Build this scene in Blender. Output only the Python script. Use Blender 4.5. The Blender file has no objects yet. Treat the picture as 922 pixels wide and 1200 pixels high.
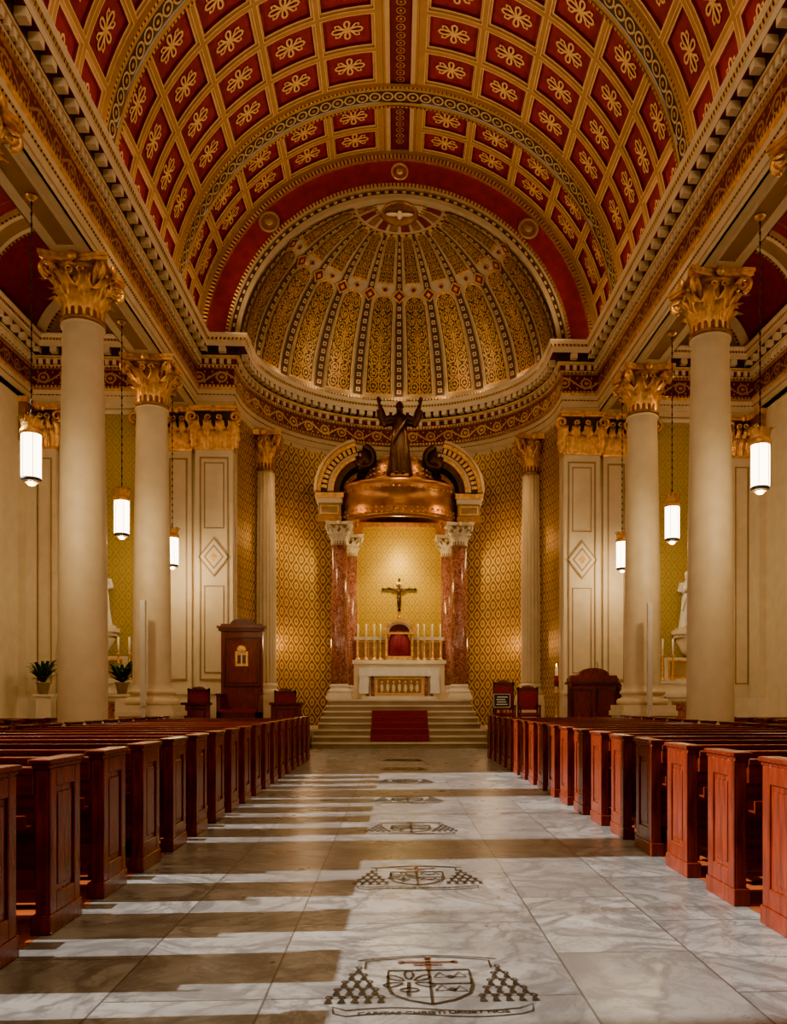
import bpy, bmesh, math, random
from math import sin, cos, pi, sqrt, radians as rad
from mathutils import Vector, Matrix
random.seed(3)
S = bpy.context.scene

# ------------------------------------------------------------ node helpers
class X:
    def __init__(s, nt, k): s.nt, s.k = nt, k
    def op(s, o, b=None, c=None):
        n = s.nt.nodes.new('ShaderNodeMath'); n.operation = o
        for i, a in enumerate((s, b, c)):
            if a is None: continue
            if isinstance(a, X): s.nt.links.new(a.k, n.inputs[i])
            else: n.inputs[i].default_value = a
        return X(s.nt, n.outputs[0])
    def __add__(s, b): return s.op('ADD', b)
    __radd__ = __add__
    def __sub__(s, b): return s.op('SUBTRACT', b)
    def __mul__(s, b): return s.op('MULTIPLY', b)
    __rmul__ = __mul__
    def __truediv__(s, b): return s.op('DIVIDE', b)
    def sin(s): return s.op('SINE')
    def abs(s): return s.op('ABSOLUTE')
    def fr(s): return s.op('FRACT')
    def fl(s): return s.op('FLOOR')
    def lt(s, b): return s.op('LESS_THAN', b)
    def gt(s, b): return s.op('GREATER_THAN', b)
    def mx(s, b): return s.op('MAXIMUM', b)
    def mn(s, b): return s.op('MINIMUM', b)
    def sq(s): return s.op('SQRT')
    def clamp(s):
        r = s.op('ADD', 0.0); r.k.node.use_clamp = True; return r

def newmat(name):
    m = bpy.data.materials.new(name); m.use_nodes = True
    nt = m.node_tree
    return m, nt, nt.nodes['Principled BSDF']
def c4(c): return (c[0], c[1], c[2], 1)
def mixc(nt, f, a, b):
    n = nt.nodes.new('ShaderNodeMix'); n.data_type = 'RGBA'
    for idx, v in ((0, f), (6, a), (7, b)):
        if isinstance(v, X): nt.links.new(v.k, n.inputs[idx])
        elif isinstance(v, bpy.types.NodeSocket): nt.links.new(v, n.inputs[idx])
        elif idx == 0: n.inputs[0].default_value = v
        else: n.inputs[idx].default_value = c4(v)
    return n.outputs[2]
def coords(nt, kind='Object'):
    t = nt.nodes.new('ShaderNodeTexCoord')
    s = nt.nodes.new('ShaderNodeSeparateXYZ')
    nt.links.new(t.outputs[kind], s.inputs[0])
    return X(nt, s.outputs[0]), X(nt, s.outputs[1]), X(nt, s.outputs[2]), t.outputs[kind]
def comb(nt, x, y, z):
    n = nt.nodes.new('ShaderNodeCombineXYZ')
    for i, v in enumerate((x, y, z)):
        if isinstance(v, X): nt.links.new(v.k, n.inputs[i])
        else: n.inputs[i].default_value = v
    return n.outputs[0]
def noise(nt, vec, scale, detail=4, dist=0, rough=.5):
    n = nt.nodes.new('ShaderNodeTexNoise')
    n.inputs['Scale'].default_value = scale; n.inputs['Detail'].default_value = detail
    n.inputs['Distortion'].default_value = dist; n.inputs['Roughness'].default_value = rough
    if vec is not None: nt.links.new(vec, n.inputs['Vector'])
    return X(nt, n.outputs[0])
def bump(nt, b, h, strength=.3, dist=.02):
    n = nt.nodes.new('ShaderNodeBump'); n.inputs['Strength'].default_value = strength
    n.inputs['Distance'].default_value = dist
    nt.links.new(h.k, n.inputs['Height']); nt.links.new(n.outputs[0], b.inputs['Normal'])
def sc(c, k): return tuple(min(1, a*k) for a in c)

def pm(name, col, rough=.5, metal=0, var=.15, scale=3, bmp=0, bscale=25, stretch=(1,1,1), emit=0, ecol=None):
    m, nt, b = newmat(name)
    x, y, z, v = coords(nt)
    vec = comb(nt, x*stretch[0], y*stretch[1], z*stretch[2])
    n = noise(nt, vec, scale, 5)
    f = ((n-.5)*2.2+.5).clamp()
    nt.links.new(mixc(nt, f, sc(col, 1-var), sc(col, 1+var)), b.inputs['Base Color'])
    b.inputs['Roughness'].default_value = rough; b.inputs['Metallic'].default_value = metal
    if bmp: bump(nt, b, noise(nt, vec, bscale, 3), bmp)
    if emit:
        b.inputs['Emission Color'].default_value = c4(ecol or col); b.inputs['Emission Strength'].default_value = emit
    return m

CREAM = pm('cream_plaster', (.64, .52, .31), .55, var=.08)
CREAM2 = pm('ivory_stone', (.69, .58, .38), .5, var=.08)
VCREAM = pm('vault_buff', (.36, .21, .08), .5, var=.12)
VCREAM2 = pm('vault_stone', (.52, .37, .18), .5, var=.12)
DCREAM = pm('dome_grey_stone', (.38, .30, .19), .5, var=.12)
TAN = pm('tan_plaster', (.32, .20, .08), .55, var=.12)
GOLD = pm('gilding', (.74, .42, .09), .36, .8, var=.35, scale=9, bmp=.5, bscale=40)
GOLDP = pm('gold_leaf_paint', (.86, .56, .19), .4, .3, var=.2, scale=9)
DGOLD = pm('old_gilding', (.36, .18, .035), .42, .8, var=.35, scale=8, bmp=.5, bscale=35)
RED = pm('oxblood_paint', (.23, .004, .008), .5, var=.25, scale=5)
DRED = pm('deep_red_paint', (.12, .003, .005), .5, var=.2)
OLIVE = pm('olive_paint', (.050, .040, .018), .5, var=.2)
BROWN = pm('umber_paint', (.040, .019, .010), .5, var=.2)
BRONZE = pm('bronze_dark', (.075, .034, .015), .35, .55, var=.3, scale=8)
BRONZEG = pm('bronze_gold', (.44, .19, .04), .3, .75, var=.25, scale=6, bmp=.25, bscale=18)
WOOD = pm('mahogany', (.120, .014, .005), .26, var=.45, scale=3, stretch=(1, 6, 6), bmp=.05)
WOODV = pm('mahogany_upright', (.145, .018, .005), .26, var=.45, scale=4, stretch=(6, 6, 1), bmp=.05)
WOODD = pm('walnut_dark', (.075, .011, .005), .35, var=.35, scale=4, stretch=(5, 5, 1))
WHITE = pm('white_marble', (.64, .58, .47), .3, var=.08)
CLOTH = pm('altar_linen', (.75, .73, .66), .8, var=.04, bmp=.3, bscale=40)
CARPET = pm('red_carpet', (.20, .005, .005), .9, var=.3, scale=30, bmp=.3, bscale=200)
PURPLE = pm('purple_veil', (.20, .008, .035), .7, var=.2)
BLACK = pm('black_iron', (.015, .013, .012), .4, var=.2)
INK = pm('black_inlay', (.010, .010, .010), .35, var=.2)
INKR = pm('brown_inlay', (.10, .03, .018), .3, var=.2)
GREEN = pm('fern_leaf', (.03, .075, .015), .5, var=.4, scale=20)
POT = pm('terracotta_pot', (.30, .22, .12), .6)
GLASS = pm('lantern_glass', (1, .9, .75), .3, var=.02, emit=9, ecol=(1, .80, .55))
FLAME = pm('candle_flame', (1, .7, .3), .3, emit=18, ecol=(1, .6, .22))
SIGNW = pm('sign_lettering', (.7, .7, .68), .6)
WHITEP = pm('white_enamel', (.6, .58, .54), .4)
WAX = pm('candle_wax', (.8, .72, .55), .5)
KNEE = pm('kneeler_vinyl', (.12, .015, .012), .5)

def marble_floor():
    m, nt, b = newmat('aisle_marble')
    x, y, z, v = coords(nt)
    ax = x.abs()
    cen = ax.lt(.7)
    ix = (x/.7).fl()
    offs = (ix*.5).fr()*1.25
    yy = (y+offs)*(cen*-1+1) + y*cen
    iy = (yy/1.25).fl()
    ixx = ix*(cen*-1+1)
    vec = comb(nt, x+ixx*3.7+iy*1.9, y+ixx*5.1, iy*2.3+ixx)
    n1 = noise(nt, vec, 1.1, 9, 1.6, .62)
    vein = (((n1-.5).abs()*-16)+1).clamp()
    n2 = noise(nt, vec, 2.4, 8, 2.5, .6)
    vein2 = (((n2-.52).abs()*-22)+1).clamp()
    cloud = noise(nt, vec, .9, 6, 1.2)
    idr = ((ixx*12.9898+iy*78.233).sin()*43758.5).fr()
    c = mixc(nt, ((cloud-.35)*2.6).clamp(), (.20, .205, .215), (.46, .465, .475))
    c = mixc(nt, vein*.85, c, (.085, .088, .10))
    c = mixc(nt, vein2*.6, c, (.13, .133, .145))
    c = mixc(nt, idr*.5, c, (.17, .16, .155))
    fx = (x/.7).fr()
    ex = fx.mn(fx*-1+1).lt(.008)
    inner = ax.lt(.5)
    ex = ex*(inner*-1+1)
    fy = (yy/1.25).fr()
    ey = fy.mn(fy*-1+1).lt(.005)
    j = ex.mx(ey)
    c = mixc(nt, j*.8, c, (.05, .045, .04))
    nt.links.new(c, b.inputs['Base Color'])
    rr = noise(nt, v, 2.5, 4)*.26+.18
    nt.links.new(rr.k, b.inputs['Roughness'])
    b.inputs['Specular IOR Level'].default_value = .4
    bump(nt, b, j*-1+1, .3, .003)
    return m
MARBLE = marble_floor()
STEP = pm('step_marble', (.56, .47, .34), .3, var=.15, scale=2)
STEP_SHADED = pm('step_riser_shaded', (.25, .18, .11), .35, var=.2, scale=2)  # step stone with the risers' shade painted into the colour
def redmarble():
    m, nt, b = newmat('rosso_marble')
    x, y, z, v = coords(nt)
    n = noise(nt, comb(nt, x*2, y*2, z), 3.2, 10, 2.2, .7)
    f = ((n-.42)*5).clamp()
    c = mixc(nt, f, (.15, .02, .012), (.36, .12, .07))
    n2 = noise(nt, v, 6, 8, 3)
    c = mixc(nt, (((n2-.5).abs()*-20)+1).clamp()*.6, c, (.6, .4, .3))
    nt.links.new(c, b.inputs['Base Color']); b.inputs['Roughness'].default_value = .2
    return m
ROSSO = redmarble()

def plank_floor():
    m, nt, b = newmat('oak_floorboards')
    x, y, z, v = coords(nt)
    i = (y/.12).fl()
    n = noise(nt, comb(nt, x*1.2+i*3.1, y*12, i), 3, 6, .4)
    idr = ((i*12.9898).sin()*43758.5).fr()
    c = mixc(nt, n, (.34, .065, .016), (.58, .15, .035))
    c = mixc(nt, idr*.35, c, (.2, .04, .012))
    f = (y/.12).fr()
    c = mixc(nt, f.lt(.04)*.8, c, (.04, .015, .008))
    nt.links.new(c, b.inputs['Base Color']); b.inputs['Roughness'].default_value = .3
    return m
PLANK = plank_floor()

def lattice(name, c1, c2, p=.36, metal=.45, lw=.2):
    m, nt, b = newmat(name)
    u, v, w, s = coords(nt, 'UV')
    k = pi/p
    a = ((u+v*.72)*k).sin(); d = ((u-v*.72)*k).sin()
    line = a.abs().lt(lw).mx(d.abs().lt(lw))
    mot = (a*d).abs().gt(.62)
    mot2 = (a*d).abs().gt(.9)
    mask = line.mx(mot)-mot2*.8
    n = noise(nt, s, 1.3, 4)
    base = mixc(nt, n, sc(c1, .75), sc(c1, 1.2))
    c = mixc(nt, mask.clamp(), base, c2)
    nt.links.new(c, b.inputs['Base Color'])
    b.inputs['Roughness'].default_value = .42; b.inputs['Metallic'].default_value = metal
    bump(nt, b, mask, .35, .01)
    return m
DAMASK = lattice('gold_damask', (.20, .115, .008), (.70, .41, .05), .42)
DAMASK2 = lattice('altar_damask', (.55, .34, .002), (.70, .46, .008), .36, .25)
DAMG = lattice('aisle_damask', (.31, .21, .015), (.38, .27, .03), .36, .1)

def frieze(name, bg, fg, h0, h1, p=.62):
    m, nt, b = newmat(name)
    u, v, w, s = coords(nt, 'UV')
    t = (v-h0)/(h1-h0)
    uu = u/p
    vine = (t-.5-((uu*pi).sin()*.3)).abs().lt(.06)
    pu = ((uu-.0).fr()-.5)*1.25
    pv = (t-.5)
    r = (pu*pu+pv*pv).sq()
    ring = (r-.27).abs().lt(.05); dot = r.lt(.11)
    leaf = ((uu*pi*6).sin()*(t*pi*3).sin()).gt(.8)
    mask = vine.mx(ring).mx(dot).mx(leaf)
    nt.links.new(mixc(nt, mask, bg, fg), b.inputs['Base Color'])
    nt.links.new((mask*.7).k, b.inputs['Metallic'])
    b.inputs['Roughness'].default_value = .4
    bump(nt, b, mask, .5, .02)
    return m
DZE = -.25
FRIEZE = frieze('frieze_scroll', (.11, .004, .005), (.56, .32, .08), 10.40+DZE, 10.85+DZE)

def beads(name, p, fg=(.68, .39, .09), bg=(.07, .035, .01)):
    m, nt, b = newmat(name)
    u, v, w, s = coords(nt, 'UV')
    f = ((u/p).fr()-.5).abs().lt(.33)
    nt.links.new(mixc(nt, f, bg, fg), b.inputs['Base Color'])
    b.inputs['Roughness'].default_value = .4; b.inputs['Metallic'].default_value = .6
    bump(nt, b, ((u/p*2*pi).sin()), .8, .02)
    return m
BEAD = beads('bead_moulding', .11)

def arabesque(name, bg, fg):
    m, nt, b = newmat(name)
    u, v, w, s = coords(nt, 'UV')
    mu = (u-.5).abs()
    q1 = (mu*2.3).fr()-.5; q2 = (v*6.2).fr()-.5
    r = (q1*q1+q2*q2).sq()
    scr = ((r*26+(v*39).sin()*1.2).sin()).gt(.5)
    vec = comb(nt, mu*2.3, v*6.2, 0)
    vo = nt.nodes.new('ShaderNodeTexVoronoi'); vo.inputs['Scale'].default_value = 3.2
    vo.feature = 'DISTANCE_TO_EDGE'
    nt.links.new(vec, vo.inputs['Vector'])
    fil = X(nt, vo.outputs['Distance']).lt(.045)
    stem = mu.lt(.02)
    mask = scr.mx(fil).mx(stem)*mu.lt(.46)
    nt.links.new(mixc(nt, mask, bg, fg), b.inputs['Base Color'])
    nt.links.new((mask*.7+.05).k, b.inputs['Metallic'])
    b.inputs['Roughness'].default_value = .36
    bump(nt, b, mask, .5, .02)
    return m
ARAB = arabesque('dome_arabesque', (.022, .020, .007), (.60, .34, .07))

# ------------------------------------------------------------ mesh builder
class MB:
    def __init__(s): s.v = []; s.f = []; s.mi = []; s.sm = []; s.uv = []; s.mats = []
    def mid(s, m):
        if m not in s.mats: s.mats.append(m)
        return s.mats.index(m)
    def add(s, vf, mat, M=None, smooth=False, uv=None):
        vs, fs = vf; o = len(s.v)
        for v in vs: s.v.append(tuple(M @ Vector(v)) if M is not None else tuple(v))
        s.uv += uv if uv else [(v[0]+v[1], v[2]) for v in vs]
        k = s.mid(mat)
        for f in fs: s.f.append([o+i for i in f]); s.mi.append(k); s.sm.append(smooth)
    def box(s, x0, x1, y0, y1, z0, z1, mat, M=None): s.add(box(x0, x1, y0, y1, z0, z1), mat, M)
    def obj(s, name, parent=None, loc=(0, 0, 0), bev=0):
        me = mesh(s, name, bev)
        return place(name, me, parent, loc)
def mesh(s, name, bev=0):
    me = bpy.data.meshes.new(name); me.from_pydata(s.v, [], s.f)
    for m in s.mats: me.materials.append(m)
    me.polygons.foreach_set('material_index', s.mi); me.polygons.foreach_set('use_smooth', s.sm)
    ul = me.uv_layers.new(name='UVMap')
    buf = []
    for l in me.loops: buf += s.uv[l.vertex_index]
    ul.data.foreach_set('uv', buf)
    if bev:
        bm = bmesh.new(); bm.from_mesh(me)
        bmesh.ops.recalc_face_normals(bm, faces=bm.faces)
        bmesh.ops.bevel(bm, geom=[e for e in bm.edges if len(e.link_faces) == 2 and e.calc_face_angle(0) > .6], offset=bev, segments=1, affect='EDGES')
        bm.to_mesh(me); bm.free()
    me.update()
    return me
def place(name, me, parent=None, loc=(0, 0, 0), rz=0):
    o = bpy.data.objects.new(name, me); S.collection.objects.link(o)
    o.location = loc; o.rotation_euler = (0, 0, rz)
    if parent: o.parent = parent
    return o
def empty(name, loc=(0, 0, 0)):
    o = bpy.data.objects.new(name, None); S.collection.objects.link(o); o.location = loc; return o

def box(x0, x1, y0, y1, z0, z1):
    v = [(x0, y0, z0), (x1, y0, z0), (x1, y1, z0), (x0, y1, z0), (x0, y0, z1), (x1, y0, z1), (x1, y1, z1), (x0, y1, z1)]
    return v, [(0, 3, 2, 1), (4, 5, 6, 7), (0, 1, 5, 4), (1, 2, 6, 5), (2, 3, 7, 6), (3, 0, 4, 7)]
def lathe(prof, n=32, cx=0, cy=0, flute=0, nfl=20):
    v = []; f = []
    for r, z in prof:
        for i in range(n):
            a = 2*pi*i/n
            rr = r*(1-flute*(.5+.5*cos(a*nfl))) if flute else r
            v.append((cx+rr*cos(a), cy+rr*sin(a), z))
    for j in range(len(prof)-1):
        for i in range(n):
            k = (i+1) % n
            f.append((j*n+i, j*n+k, (j+1)*n+k, (j+1)*n+i))
    f.append(tuple(range(n-1, -1, -1))); f.append(tuple((len(prof)-1)*n+i for i in range(n)))
    return v, f
def tube(pts, rads, n=8):
    pts = [Vector(p) for p in pts]
    if not isinstance(rads, (list, tuple)): rads = [rads]*len(pts)
    v = []; f = []; up = Vector((0, 0, 1)); prev = None
    for i, p in enumerate(pts):
        t = (pts[min(i+1, len(pts)-1)]-pts[max(i-1, 0)]).normalized()
        if prev is None:
            a = t.cross(up)
            if a.length < .1: a = t.cross(Vector((1, 0, 0)))
        else: a = prev - t*prev.dot(t)
        a.normalize(); prev = a; b = t.cross(a)
        for k in range(n):
            q = 2*pi*k/n
            v.append(tuple(p+(a*cos(q)+b*sin(q))*rads[i]))
    for i in range(len(pts)-1):
        for k in range(n):
            l = (k+1) % n
            f.append((i*n+k, i*n+l, (i+1)*n+l, (i+1)*n+k))
    f.append(tuple(range(n-1, -1, -1))); f.append(tuple((len(pts)-1)*n+i for i in range(n)))
    return v, f
def ell(c, r, nu=12, nv=8):
    v = []; f = []
    for j in range(nv+1):
        p = -pi/2+pi*j/nv
        pj = max(-pi/2+.02, min(pi/2-.02, p))
        for i in range(nu):
            a = 2*pi*i/nu
            v.append((c[0]+r[0]*cos(pj)*cos(a), c[1]+r[1]*cos(pj)*sin(a), c[2]+r[2]*sin(pj)))
    for j in range(nv):
        for i in range(nu):
            k = (i+1) % nu
            f.append((j*nu+i, j*nu+k, (j+1)*nu+k, (j+1)*nu+i))
    f.append(tuple(range(nu-1, -1, -1))); f.append(tuple(nv*nu+i for i in range(nu)))
    return v, f
def grid(fn, nu, nv, uvf=None):
    v = []; uv = []; f = []
    for j in range(nv+1):
        for i in range(nu+1):
            v.append(tuple(fn(i/nu, j/nv)))
            uv.append(uvf(i/nu, j/nv) if uvf else (i/nu, j/nv))
    w = nu+1
    for j in range(nv):
        for i in range(nu): f.append((j*w+i, j*w+i+1, (j+1)*w+i+1, (j+1)*w+i))
    return (v, f), uv
def extrude_poly(pts, z0, z1):
    n = len(pts); v = [(x, y, z0) for x, y in pts]+[(x, y, z1) for x, y in pts]
    f = [tuple(range(n-1, -1, -1)), tuple(range(n, 2*n))]+[(i, (i+1) % n, n+(i+1) % n, n+i) for i in range(n)]
    return v, f
def sweep(mb, path, prof, mats, side=1):
    P = [Vector((a, b)) for a, b in path]; N = []
    for i in range(len(P)-1):
        d = (P[i+1]-P[i]).normalized(); N.append(Vector((d.y, -d.x))*side)
    M = [N[0]]+[(N[i-1]+N[i])/(1+N[i-1].dot(N[i])) for i in range(1, len(N))]+[N[-1]]
    L = [0]
    for i in range(len(P)-1): L.append(L[-1]+(P[i+1]-P[i]).length)
    for j in range(len(prof)-1):
        v = []; uv = []; f = []
        for i, p in enumerate(P):
            for (d, z) in (prof[j], prof[j+1]):
                q = p+M[i]*d; v.append((q.x, q.y, z)); uv.append((L[i], z))
        for i in range(len(P)-1): f.append((2*i, 2*i+2, 2*i+3, 2*i+1))
        mb.add((v, f), mats[j], uv=uv)
def along(path, step):
    out = []
    for i in range(len(path)-1):
        a = Vector(path[i]); b = Vector(path[i+1]); l = (b-a).length
        d = (b-a)/l
        if l < 1:
            if l >= step*.6: out.append(((a+b)/2, math.atan2(d.y, d.x)))
            elif i % max(1, int(round(step/l))) == 0: out.append(((a+b)/2, math.atan2(d.y, d.x)))
            continue
        n = int(l/step)
        for k in range(n): out.append((a+d*((k+.5)*l/n), math.atan2(d.y, d.x)))
    return out
def T(x=0, y=0, z=0, rz=0, s=1): return Matrix.Translation((x, y, z)) @ Matrix.Rotation(rz, 4, 'Z') @ Matrix.Scale(s, 4)

# ------------------------------------------------------------ capitals / columns
def leaf(w, h, out, thick=0):
    def fn(u, v):
        t = u*2-1
        ww = w*.5*(.62+.5*sin(pi*min(1, v*.95+.08)))*(1+.16*sin(v*22))
        if v > .85: ww *= (1-(v-.85)/.15*.6)
        z = h*(v if v < .82 else .82+.10*sin((v-.82)/.18*pi*.9))
        o = out*(v**3)*1.0 + (out*.25*max(0, (v-.8)/.2))
        o += -abs(t)*abs(t)*w*.22 + (.05*w if abs(t) < .1 else 0) + .06*w*cos(t*9)
        return (t*ww, -o, z)
    return grid(fn, 8, 9)[0]
def spiral(r0, turns=1.6, tr=.045, n=22):
    pts = []; rr = []
    for i in range(n):
        t = i/(n-1); a = -pi/2+0 + turns*2*pi*t; r = r0*(1-.85*t)
        pts.append((r*cos(a), 0, r*sin(a))); rr.append(tr*(1-.5*t))
    return pts, rr
def capital(mb, z0, H, r, W, mat, cx=0, cy=0, n=8, dark=None):
    B = T(cx, cy, 0)
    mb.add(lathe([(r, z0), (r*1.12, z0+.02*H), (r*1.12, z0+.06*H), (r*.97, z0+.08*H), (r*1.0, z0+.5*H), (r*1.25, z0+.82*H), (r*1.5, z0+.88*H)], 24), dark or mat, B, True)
    for row, (hh, ou, off, zz) in enumerate(((.44, .24, 0, .07), (.70, .30, .5, .07))):
        for i in range(n):
            a = 2*pi*(i+off)/n
            M = B @ T(0, 0, z0+zz*H, a) @ T(0, -r*.98, 0)
            mb.add(leaf(r*2*pi/n*1.0, H*hh, W*ou*.85), mat, M, True)
    for i in range(4):
        a = pi/4+i*pi/2
        pts, rr = spiral(H*.135, 1.5, H*.045)
        M = B @ T(0, 0, z0+H*.76, a) @ T(W*.5*1.12, 0, 0)
        mb.add(tube(pts, rr, 6), mat, M, True)
        mb.add(tube([(r*1.0, 0, z0+H*.55), (r*1.25, 0, z0+H*.74), (W*.5*1.1, 0, z0+H*.89)], [H*.03, H*.045, H*.05], 6), mat, B @ T(rz=a), True)
        for sgn in (-1, 1):
            pts, rr = spiral(H*.075, 1.3, H*.028, 12)
            mb.add(tube(pts, rr, 5), mat, B @ T(0, 0, z0+H*.76, i*pi/2) @ T(sgn*H*.09, -r*1.32, 0), True)
        mb.add(ell((0, -W*.5+.03, z0+H*.94), (H*.09, H*.05, H*.09), 8, 6), mat, B @ T(rz=i*pi/2), True)
    pts = []
    h = W*.5*1.06; c = W*.06
    for k in range(4):
        M = Matrix.Rotation(k*pi/2, 2)
        for j in range(8):
            t = j/8; x = -h+c+(2*h-2*c)*t; y = -h+ W*.13*sin(pi*t)
            p = M @ Vector((x, y)); pts.append((p.x, p.y))
    mb.add(extrude_poly(pts, z0+.88*H, z0+.94*H), mat, B)
    mb.add(extrude_poly([(x*1.04, y*1.04) for x, y in pts], z0+.94*H, z0+H), mat, B)
def flatcap(mb, x0, x1, yf, z0, H, mat, depth=.3):
    w = x1-x0
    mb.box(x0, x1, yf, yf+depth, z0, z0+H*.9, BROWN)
    mb.box(x0-.03, x1+.03, yf-.03, yf+depth, z0, z0+.05*H, mat)
    n = max(3, int(round(w/.3)))
    for row, (hh, off) in enumerate(((.42, 0), (.68, .5))):
        m = n if row == 0 else n+1
        for i in range(m):
            x = x0+w*((i+.5)/n if row == 0 else i/n)
            mb.add(leaf(w/n*.98, H*hh, .2), mat, T(x, yf-.02-.015*(1-row), z0+.05*H), True)
    for i in range(4):
        for sd, xx, rz in ((0, x0, -pi/2), (0, x1, pi/2)):
            if i < 2: mb.add(leaf(.3, H*(.42 if i else .68), .2), mat, T(xx, yf+.12, z0+.05*H, rz), True)
    for x, s in ((x0, -1), (x1, 1)):
        pts, rr = spiral(H*.14, 1.5, H*.045)
        mb.add(tube(pts, rr, 6), mat, T(x+s*.08, yf-.12, z0+.74*H, 0 if s > 0 else pi), True)
        pts, rr = spiral(H*.08, 1.3, H*.03, 12)
        mb.add(tube(pts, rr, 5), mat, T(x-s*w*.36, yf-.1, z0+.74*H, 0 if s > 0 else pi), True)
    mb.box(x0-.10, x1+.10, yf-.14, yf+depth, z0+.88*H, z0+.94*H, mat)
    mb.box(x0-.14, x1+.14, yf-.18, yf+depth, z0+.94*H, z0+H, mat)
    mb.add(ell(((x0+x1)/2, yf-.16, z0+H*.92), (.09, .06, .1), 8, 6), mat, None, True)

TOP = 9.8+DZE
def nave_column(ped):
    mb = MB()
    if ped:
        mb.box(-.68, .68, -.68, .68, 0, .12, CREAM2); mb.box(-.62, .62, -.62, .62, .12, .95, CREAM2)
        mb.box(-.68, .68, -.68, .68, .95, 1.07, CREAM2)
    z = 1.07 if ped else 0
    mb.box(-.64, .64, -.64, .64, z, z+.14, CREAM2)
    pr = [(.60, z+.14), (.635, z+.18), (.64, z+.23), (.62, z+.28), (.56, z+.31), (.52, z+.33), (.50, z+.37), (.53, z+.40), (.56, z+.43), (.56, z+.47), (.53, z+.50), (.49, z+.51), (.475, z+.55), (.45, z+.6)]
    zt = TOP-1.13
    for i in range(13):
        t = i/12; pr.append((.45-.09*t**1.8, z+.65+(zt-.1-z-.65)*t))
    pr += [(.39, zt-.08), (.40, zt-.05), (.39, zt-.02), (.36, zt)]
    mb.add(lathe(pr, 48), CREAM, None, True)
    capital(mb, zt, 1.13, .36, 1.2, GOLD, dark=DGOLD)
    return mesh(mb, 'nave_column')
colA = nave_column(False); colB = nave_column(True)
CX = 6.05
for y in (2.7, 7.3, 11.9, 16.5):
    for s in (-1, 1): place('nave_column', colA, loc=(s*CX, y, 0))
for s in (-1, 1): place('nave_column', colB, loc=(s*CX, 21.1, 0))

# ------------------------------------------------------------ entablatures
AY = 24.7; AR = 4.65; YB = -4.0
NX = 5.68; NX2 = 6.45
arc = [(-AR*cos(pi*i/48), AY+AR*sin(pi*i/48)) for i in range(49)]
path = [(-NX, YB), (-NX, 24.15), (-AR, 24.15)]+arc+[(AR, 24.15), (NX, 24.15), (NX, YB)]
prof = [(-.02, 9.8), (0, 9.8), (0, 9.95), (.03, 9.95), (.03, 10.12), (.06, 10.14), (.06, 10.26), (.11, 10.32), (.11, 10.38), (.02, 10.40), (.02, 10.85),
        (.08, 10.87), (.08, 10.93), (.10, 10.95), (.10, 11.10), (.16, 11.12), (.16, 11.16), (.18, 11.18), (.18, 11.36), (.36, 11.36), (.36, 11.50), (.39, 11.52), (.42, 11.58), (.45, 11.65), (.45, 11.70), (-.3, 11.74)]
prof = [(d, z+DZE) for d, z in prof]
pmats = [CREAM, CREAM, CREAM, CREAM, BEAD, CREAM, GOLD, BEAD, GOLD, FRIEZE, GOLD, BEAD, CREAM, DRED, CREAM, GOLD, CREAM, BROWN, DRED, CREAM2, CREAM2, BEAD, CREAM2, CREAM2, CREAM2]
def entab(name, path, side=1):
    mb = MB(); sweep(mb, path, prof, pmats, side)
    for p, a in along(path, .2):
        mb.box(-.05, .05, -.17*side if side > 0 else .09, -.09*side if side > 0 else .17, 10.96+DZE, 11.10+DZE, CREAM2, T(p.x, p.y, 0, a))
    for p, a in along(path, .46):
        y0, y1 = (-.35, -.15) if side > 0 else (.15, .35)
        mb.box(-.09, .09, y0, y1, 11.22+DZE, 11.36+DZE, CREAM2, T(p.x, p.y, 0, a))
    return mb
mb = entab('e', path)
for s in (-1, 1):
    x0, x1 = sorted((s*NX, s*NX2))
    mb.box(x0, x1, YB, 24.15, TOP, TOP+.04, CREAM2)
    xa, xb = sorted((s*(NX+.22), s*(NX2-.22)))
    for y0, y1 in ((2.7, 7.3), (7.3, 11.9), (11.9, 16.5), (16.5, 21.1), (21.1, 24.6)):
        for (a0, a1, b0, b1) in ((xa-.05, xa, y0+.8, y1-.8), (xb, xb+.05, y0+.8, y1-.8), (xa-.05, xb+.05, y0+.75, y0+.8), (xa-.05, xb+.05, y1-.8, y1-.75)):
            mb.box(a0, a1, b0, b1, TOP-.025, TOP, CREAM2)
        mb.box(xa, xb, y0+.8, y1-.8, TOP-.005, TOP+.002, TAN)
mb.obj('trim_nave_entablature')
for s in (-1, 1):
    p2 = [(s*NX2, YB), (s*NX2, 24.4), (s*10.3, 24.4), (s*10.3, YB)]
    side = -1 if s < 0 else 1
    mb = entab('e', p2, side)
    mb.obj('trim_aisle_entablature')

# ------------------------------------------------------------ nave vault
VR = 5.75; VZ = 11.3
def VP(th, y, dr=0):
    r = VR+dr
    return (r*sin(th), y, VZ+r*cos(th))
vb = MB(); orn = MB()
def vpatch(mb, t0, t1, y0, y1, dr, mat, n=8):
    g, uv = grid(lambda u, v: VP(t0+(t1-t0)*u, y0+(y1-y0)*v, dr), n, 1, lambda u, v: ((t0+(t1-t0)*u)*VR, y0+(y1-y0)*v))
    mb.add(g, mat, None, True, uv)
def vside(mb, t0, t1, y, d0, d1, mat, n=8):
    g, uv = grid(lambda u, v: VP(t0+(t1-t0)*u, y, d0+(d1-d0)*v), n, 1); mb.add(g, mat, None, False, uv)
def vwall(mb, t, y0, y1, d0, d1, mat):
    g, uv = grid(lambda u, v: VP(t, y0+(y1-y0)*u, d0+(d1-d0)*v), 1, 1); mb.add(g, mat)
INS = .125
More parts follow.
